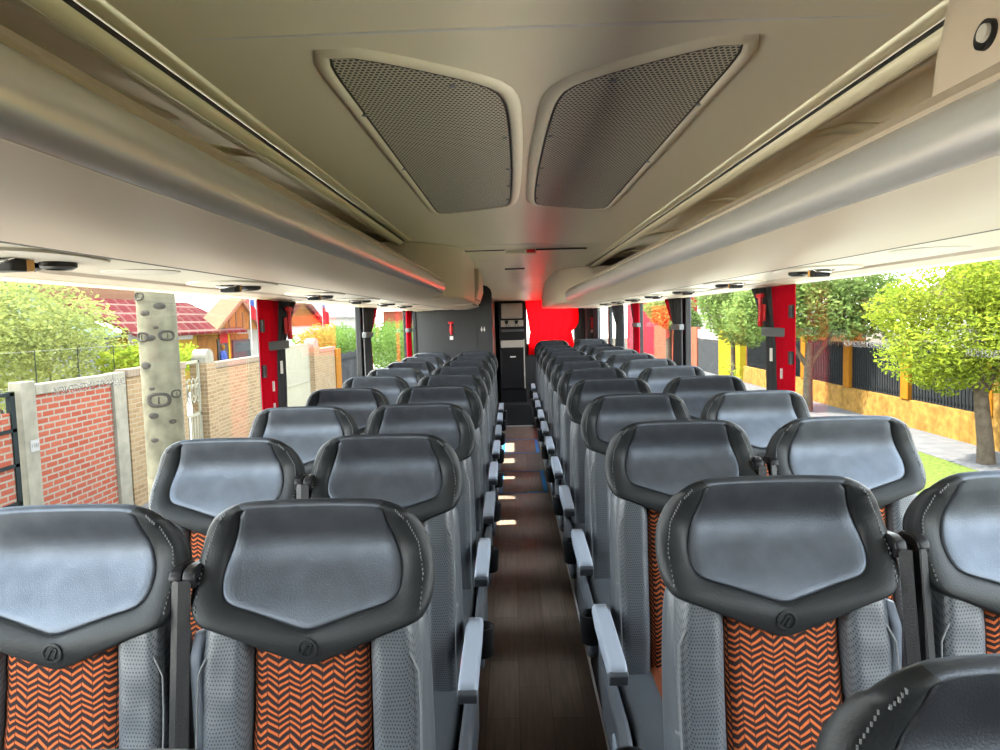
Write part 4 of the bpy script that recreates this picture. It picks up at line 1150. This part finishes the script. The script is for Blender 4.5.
def wgate(label, y0, y1, h, scroll=True):
    t = thing('metal_gate', label, 'gate', (LX, (y0+y1)/2, G)); hy = (y1-y0)/2
    mb = MB()
    for a, b in (((-.02, -hy, .1), (.02, -hy+.05, h)), ((-.02, hy-.05, .1), (.02, hy, h)), ((-.02, -hy, .1), (.02, hy, .15)), ((-.02, -hy, h-.05), (.02, hy, h)), ((-.02, -hy, 1.15), (.02, hy, 1.2))): mb.box(a, b)
    mb.build('frame', K['wgate'], t)
    mb = MB(); n = int((y1-y0)/.11)
    for k in range(n): y = -hy+(y1-y0)*(k+.5)/n; mb.box((-.012, y-.018, .12), (.012, y+.018, 1.17))
    if scroll:
        for k in range(4):
            cy_, cz = -hy+(y1-y0)*(k+.5)/4, 1.6
            mb.tube([(0, cy_+.13*math.cos(a)*(1-a/16), cz+.28*math.sin(a)*(1-a/16)) for a in [j*.5 for j in range(24)]], .014, 5)
    else:
        for k in range(n): y = -hy+(y1-y0)*(k+.5)/n; mb.box((-.012, y-.045, 1.17), (.012, y+.045, h))
    o = mb.build('bars', K['wgate'], t); o['kind'] = 'stuff'
    return t
wgate('white wrought-iron gate with scrollwork beside the spotted trunk', 12.78, 13.48, 2.18)
wgate('cream painted metal gate right of the nearest left curtain', 18.3, 20.85, 2.25, False)
t = thing('sheet_fence', 'dark grey slatted fence before the hedge on the left', 'fence', (LX, 27, G))
mb = MB()
for k in range(26): mb.box((-.02, -2.6+k*.2, .1), (.02, -2.44+k*.2, 1.75+.03*math.sin(k)))
mb.build('slats', K['backfence'], t); box('rail', (.02, -2.6, 1.5), (.05, 2.6, 1.56), K['picket'], t)
o = leaves('hedge', K['leafD'], None, [(-7.2, 26.0+1.0*k, .55+.05*(k % 2), .95, .85) for k in range(6)], 9000, .07, seed=6); tag(o, 'clipped green hedge above the dark grey fence on the left', 'hedge')
o = leaves('hedge', K['leafD'], None, [(-6.6, 34.5+1.5*k, .1+.08*(k % 2), 1.3, 1.35) for k in range(8)], 11000, .09, seed=9); tag(o, 'tall light green hedge seen past the second left-hand curtain', 'hedge')
# spotted trunk
t = thing('street_tree', 'thick pale grey trunk with dark eye-shaped knots outside the left windows', 'tree', (-3.42, 6.80, G))
prof = []; 
mb = MB(); mb.tube([(0, 0, 0), (0, 0, .5), (.01, 0, 1.5), (.005, 0, 2.5), (0, 0, 3.3), (-.02, .0, 4.4), (-.05, -.1, 5.6)], [.20, .18, .176, .174, .172, .165, .14], 28)
for a in ((( 0, 0, 4.3), (-.2, -3.0, 5.9), (-.2, -5.6, 6.2)), ((0, 0, 4.5), (-.8, .8, 5.8)), ((-.02, -.05, 4.9), (.1, -1.2, 6.2))): mb.tube(list(a), [.11, .07, .04][:len(a)], 8)
mb.build('trunk', K['bark'], t, smooth=True, angle=60)
# knots: flat rings pressed on the bark facing the bus
def knot(ang, z, r, ring=True):
    mb = MB(); n = 22; rad = .178
    def P3(u, w, d):
        a = ang + u/rad; return ((rad+d)*math.cos(a), (rad+d)*math.sin(a), z+w)
    if ring:
        mb.rings([[P3(rr*1.15*math.cos(2*math.pi*i/n), rr*.8*math.sin(2*math.pi*i/n)*(1+.15*math.cos(4*math.pi*i/n)), d) for i in range(n)] for rr, d in ((r*1.05, -.004), (r*.95, .007), (r*.72, .006), (r*.60, -.004))], True, False, False)
        mb.tube([P3(0, -r*.35, .001), P3(0, r*.3, .001)], r*.07, 6)
    else:
        mb.rings([[P3(rr*1.3*math.cos(2*math.pi*i/n), rr*.7*math.sin(2*math.pi*i/n), d) for i in range(n)] for rr, d in ((r, -.004), (r*.6, .005), (r*.1, .003))], True, False, True)
    mb.build('knot', K['knot'], t, smooth=True)
base = math.atan2(-6.80, 3.37)
for du, z, r, rg in ((-0.96, 3.069, 0.057, True), (-0.61, 2.914, 0.038, False), (0.18, 2.975, 0.043, False), (-0.09, 2.777, 0.019, False), (-0.88, 2.692, 0.067, True), (-0.42, 2.682, 0.043, False), (0.47, 2.701, 0.071, True), (-0.78, 2.427, 0.048, False), (-0.16, 2.101, 0.1, True), (0.81, 2.148, 0.057, True), (-0.47, 1.955, 0.043, False), (0.49, 1.889, 0.043, False), (-0.5, 1.725, 0.033, False), (-0.47, 2.21, 0.024, False)):
    knot(base+du, z+.03, r, rg)
leaves('foliage', K['leafC'], t, [(-.2, -5.6, 6.0, 1.15, .7), (-.25, -4.3, 6.1, 1.15, .75), (-.3, -3.1, 6.2, 1.1, .75)], 9000, .12, seed=31)  # unseen crown clumps, placed to shade the near left rows from the sun

# big shrub behind the brick wall
t = thing('garden_shrub', 'large leafy shrub growing behind the red brick wall at the left', 'shrub', (-8.0, 12.0, G))
mb = MB()
for k in range(7): mb.tube([(0.1*k-.3, .2*k-.5, 0), (.25*k-.7, .45*k-1.2, 2.6)], [.04, .015], 6)
mb.build('stems', K['bark2'], t, smooth=True)
leaves('foliage', K['leafC'], t, [(0, -1.7, 2.6, 1.2, 1.15), (.1, -.6, 2.9, 1.15, .9), (0, .5, 2.4, 1.1, 1.0), (-.2, -2.8, 2.5, 1.2, 1.1)], 22000, .046, seed=21)
leaves('low_foliage', K['leafA'], t, [(1.35, 1.1, 2.18, .62, .42), (1.2, 2.2, 2.2, .6, .35), (1.3, .3, 2.25, .5, .3)], 2600, .055, seed=22)
t = thing('wire_fence', 'thin wire fence on top of the brick wall before the shrub', 'fence', (-6.1, 10.5, .85))
for z in (.40,): box('wire', (-.002, -2.6, z), (.002, 2.4, z+.004), K['whitewall'], t)
for k in range(6): box('wire_post', (-.004, -2.4+.9*k, 0), (.004, -2.392+.9*k, .42), K['darkgate'], t)

# houses on the left
t = thing('house', 'pale grey house with green sheet roof at the left behind the shrub', 'house', (-16, 25.0, G))
box('walls', (-2.2, -8.5, 0), (1.6, .4, 2.72), K['greywall'], t)
mb = MB(); mb.add([(2.0, -9, 2.62), (2.0, .5, 2.62), (-1.2, .5, 4.25), (-1.2, -9, 4.25), (2.0, -9, 2.52), (2.0, .5, 2.52), (-1.2, .5, 4.1), (-1.2, -9, 4.1)], [(0,1,2,3),(4,5,6,7),(0,1,5,4),(1,2,6,5),(2,3,7,6),(3,0,4,7)])
mb.build('roof', lit('pale_green_sheet', (.20, .26, .20)), t)
box('ridge_band', (-1.4, -9, 4.1), (-1.1, .6, 4.5), K['green_roof'], t)
box('upper_floor', (-4.2, -4, 3.5), (-1.6, .6, 6.2), K['peach'], t)
box('window_slot', (-1.62, -1.5, 4.75), (-1.56, -.2, 5.0), K['screen'], t)
t = thing('house', 'yellow boarded house with red tiled roof left of the nearest curtain', 'house', (-16, 33.5, G))
box('walls', (-2.0, -7.2, 0), (1.9, 3.2, 2.65), K['yellowboard'], t)
box('white_fascia', (1.9, -7.4, 2.30), (2.02, -2.3, 2.62), K['whitewall'], t)
mb = MB(); mb.add([(2.5, -7.8, 2.58), (2.5, 2.9, 2.58), (-.4, 2.9, 4.05), (-.4, -7.8, 4.05), (2.5, -7.8, 2.48), (2.5, 2.9, 2.48), (-.4, 2.9, 3.9), (-.4, -7.8, 3.9)], [(0,1,2,3),(4,5,6,7),(0,1,5,4),(1,2,6,5),(2,3,7,6),(3,0,4,7)])
mb.build('tiled_roof', K['tile'], t)
mb = MB(); mb.prism([(-.3, 2.62), (5.6, 2.62), (2.9, 4.05)], lambda p, q: (q, p[0], p[1]), 1.2, 2.2); mb.build('gable', K['wood'], t)
mb = MB(); mb.prism([(-.6, 2.60), (-.2, 2.60), (2.9, 4.02), (5.5, 2.60), (5.9, 2.60), (2.9, 4.22)], lambda p, q: (q, p[0], p[1]), 1.2, 2.35); mb.build('gable_edge', K['peach'], t)
for k in range(4): box('gable_bar', (2.2, 1.3+.9*k, 2.66), (2.24, 1.34+.9*k, 3.5 if k in (1, 2) else 3.1), K['bark2'], t)
box('upper_floor', (-4, -6, 3.2), (-2.2, 5, 6.4), K['peach'], t)
for k in range(3): box('pale_window', (-2.22, -.4+1.0*k, 4.75), (-2.16, .2+1.0*k, 5.3), K['green_roof'], t)
box('porch_opening', (1.88, -1.6, .6), (1.93, 4.6, 2.4), K['wood'], t)
box('porch_post', (1.93, 1.6, .3), (2.03, 1.75, 2.6), K['ypaint'], t)
box('dark_screen', (1.95, .4, .9), (2.0, 1.6, 2.2), K['backfence'], t); box('dark_screen', (1.95, 2.2, .9), (2.0, 4.6, 2.1), K['backfence'], t)
box('red_banner', (1.96, .6, 2.0), (2.02, 1.55, 2.55), K['flagred'], t)
p = thing('person', 'small distant person in a blue top on the porch of the yellow house', 'person', (-13.5, 33.2, G+.9))
mb = MB(); N_ = 14
def ell(cx, cy, cz, rx, ry, rz, k=8):
    rg = []
    for j in range(k+1):
        a = -math.pi/2+math.pi*j/k; c_ = max(.02, math.cos(a))
        rg.append([(cx+rx*c_*math.cos(2*math.pi*i/N_), cy+ry*c_*math.sin(2*math.pi*i/N_), cz+rz*math.sin(a)) for i in range(N_)])
    return rg
prs = [(-.0, .16, .12), (.25, .17, .13), (.5, .20, .14), (.66, .23, .13), (.74, .17, .10), (.79, .06, .06), (.84, .055, .06), (.88, .085, .09), (.96, .10, .11), (1.03, .085, .10), (1.08, .02, .02)]
mb.use(K['blue']); mb.rings([[(b*math.cos(2*math.pi*i/N_), a*math.sin(2*math.pi*i/N_), z) for i in range(N_)] for z, a, b in prs[:6]], True, True, False)
mb.use(K['wood']); mb.rings([[(b*math.cos(2*math.pi*i/N_), a*math.sin(2*math.pi*i/N_), z) for i in range(N_)] for z, a, b in prs[5:]], True, False, True)
mb.use(K['blue'])
for sg in (-1, 1): mb.tube([(0, sg*.20, .68), (.03, sg*.27, .45), (.12, sg*.24, .22)], [.06, .05, .04], 8)
mb.build('body', None, p, smooth=True)
t = thing('house', 'brown gabled house with red tiled verge right of the nearest left curtain', 'house', (-15.5, 48, G))
box('walls', (-3, -4.5, 0), (1.4, 6.0, 2.75), K['whitewall'], t)
mb = MB(); mb.prism([(-5.0, 2.7), (5.2, 2.7), (-.5, 4.55)], lambda p, q: (q, p[0], p[1]), -3, 1.5); mb.build('gable', K['wood'], t)
mb = MB(); mb.prism([(-5.6, 2.62), (-5.0, 2.62), (-.5, 4.35), (5.2, 2.62), (5.8, 2.62), (-.5, 4.85)], lambda p, q: (q, p[0], p[1]), -3, 1.75); mb.build('tiled_verge', K['tile'], t)
box('porch_window', (1.38, -3.5, 1.2), (1.44, 3.5, 2.3), K['screen'], t)
hh = house('house', 'pale roofed house beyond the hedge on the left', -20, 62, -14.5, 76, 3.4, 5.6, K['whitewall'], K['tin'], 'y')
hh = house('house', 'low white house with pink tiled roof at the street end left', -14, 78, -4, 90, 4.0, 6.0, K['salmon'], lit('pink_tiles', (.55, .36, .33)), 'x')
def flag(loc, label, w, h):
    t = thing('flag', label, 'flag', loc)
    mb = MB(); mb.tube([(0, 0, -1.0), (0, 0, h+.1)], .018, 6); mb.build('pole', K['whitewall'], t)
    def sheet(nm, m, a, b, c, d):
        mb = MB(); n = 10; vs = []
        for k in range(n+1):
            f = k/n; y = (a+(b-a)*f)*w; x = .05*math.sin(y*6)
            vs += [(x, y, c*h - .25*y), (x, y, d*h - .25*y)]
        mb.add(vs, [(2*k, 2*k+2, 2*k+3, 2*k+1) for k in range(n)])
        o = mb.build(nm, m, t); md = o.modifiers.new('thick', 'SOLIDIFY'); md.thickness = .008
    sheet('white_band', K['flagwhite'], .33, 1, .5, 1); sheet('red_band', K['flagred'], 0, 1, 0, .5); sheet('blue_canton', K['blue'], 0, .33, .5, 1)
flag((-9.0, 24.6, 1.75), 'white, red and blue flag hanging left of the nearest left curtain', .8, .9)
flag((-9.0, 34.0, 1.7), 'white, red and blue flag on a pole right of the nearest left curtain', 1.1, 1.2)

#__OUTEND__
# ------------------------------------------------------------------ light
w = bpy.data.worlds.new('sky'); sc.world = w; w.use_nodes = True; nt = w.node_tree
bg = nt.nodes['Background']
tc = node(nt, 'ShaderNodeTexCoord'); sp = node(nt, 'ShaderNodeSeparateXYZ'); nt.links.new(tc.outputs['Generated'], sp.inputs[0])
rp = node(nt, 'ShaderNodeValToRGB'); e = rp.color_ramp.elements
e[0].position = .5; e[0].color = (.42, .40, .36, 1); e[1].position = .52; e[1].color = (1.0, 1.0, 1.0, 1)
e2 = e.new(.75); e2.color = (.78, .88, 1.0, 1)
z01 = M(nt, 'ADD', M(nt, 'MULTIPLY', sp.outputs[2], .5), .5)
nt.links.new(z01, rp.inputs[0]); nt.links.new(rp.outputs[0], bg.inputs[0]); bg.inputs[1].default_value = 9.0
sun = bpy.data.lights.new('sun', 'SUN'); sun.energy = 22; sun.angle = R(.6); sun.color = (1, .93, .82)
so = link(bpy.data.objects.new('sun', sun)); so.rotation_euler = Vector((1, .04, -1.36)).to_track_quat('-Z', 'Y').to_euler()

# ------------------------------------------------------------------ camera
cam = bpy.data.cameras.new('camera'); co = link(bpy.data.objects.new('camera', cam)); sc.camera = co
f = 720.0; cam.sensor_width = 36; cam.lens = 36*f/1000; cam.clip_start = .02; cam.clip_end = 500
rho = R(1.5); vp = (512, 318.5)
Yc = Vector(((vp[0]-500)/f, (375-vp[1])/f, -1)).normalized()
Xc = Vector((math.cos(rho), math.sin(rho), 0)); Xc.z = -(Xc.x*Yc.x+Xc.y*Yc.y)/Yc.z; Xc.normalize()
Zc = Xc.cross(Yc)
m3 = Matrix((Xc, Yc, Zc))     # camera-to-world: rows are the world axes seen in camera space
co.matrix_world = Matrix.Translation((-.05, 0, 1.5)) @ m3.to_4x4()

vs_ = sc.view_settings
sc.display_settings.display_device = 'sRGB'
vs_.view_transform = 'Standard'; vs_.look = 'None'; vs_.gamma = 1; vs_.use_curve_mapping = False
vs_.exposure = 0.92
cy = sc.cycles
cy.max_bounces = 16; cy.diffuse_bounces = 10; cy.glossy_bounces = 5; cy.transparent_max_bounces = 24; cy.transmission_bounces = 6
cy.caustics_reflective = False; cy.caustics_refractive = False; cy.sample_clamp_indirect = 12
cy.use_denoising = True
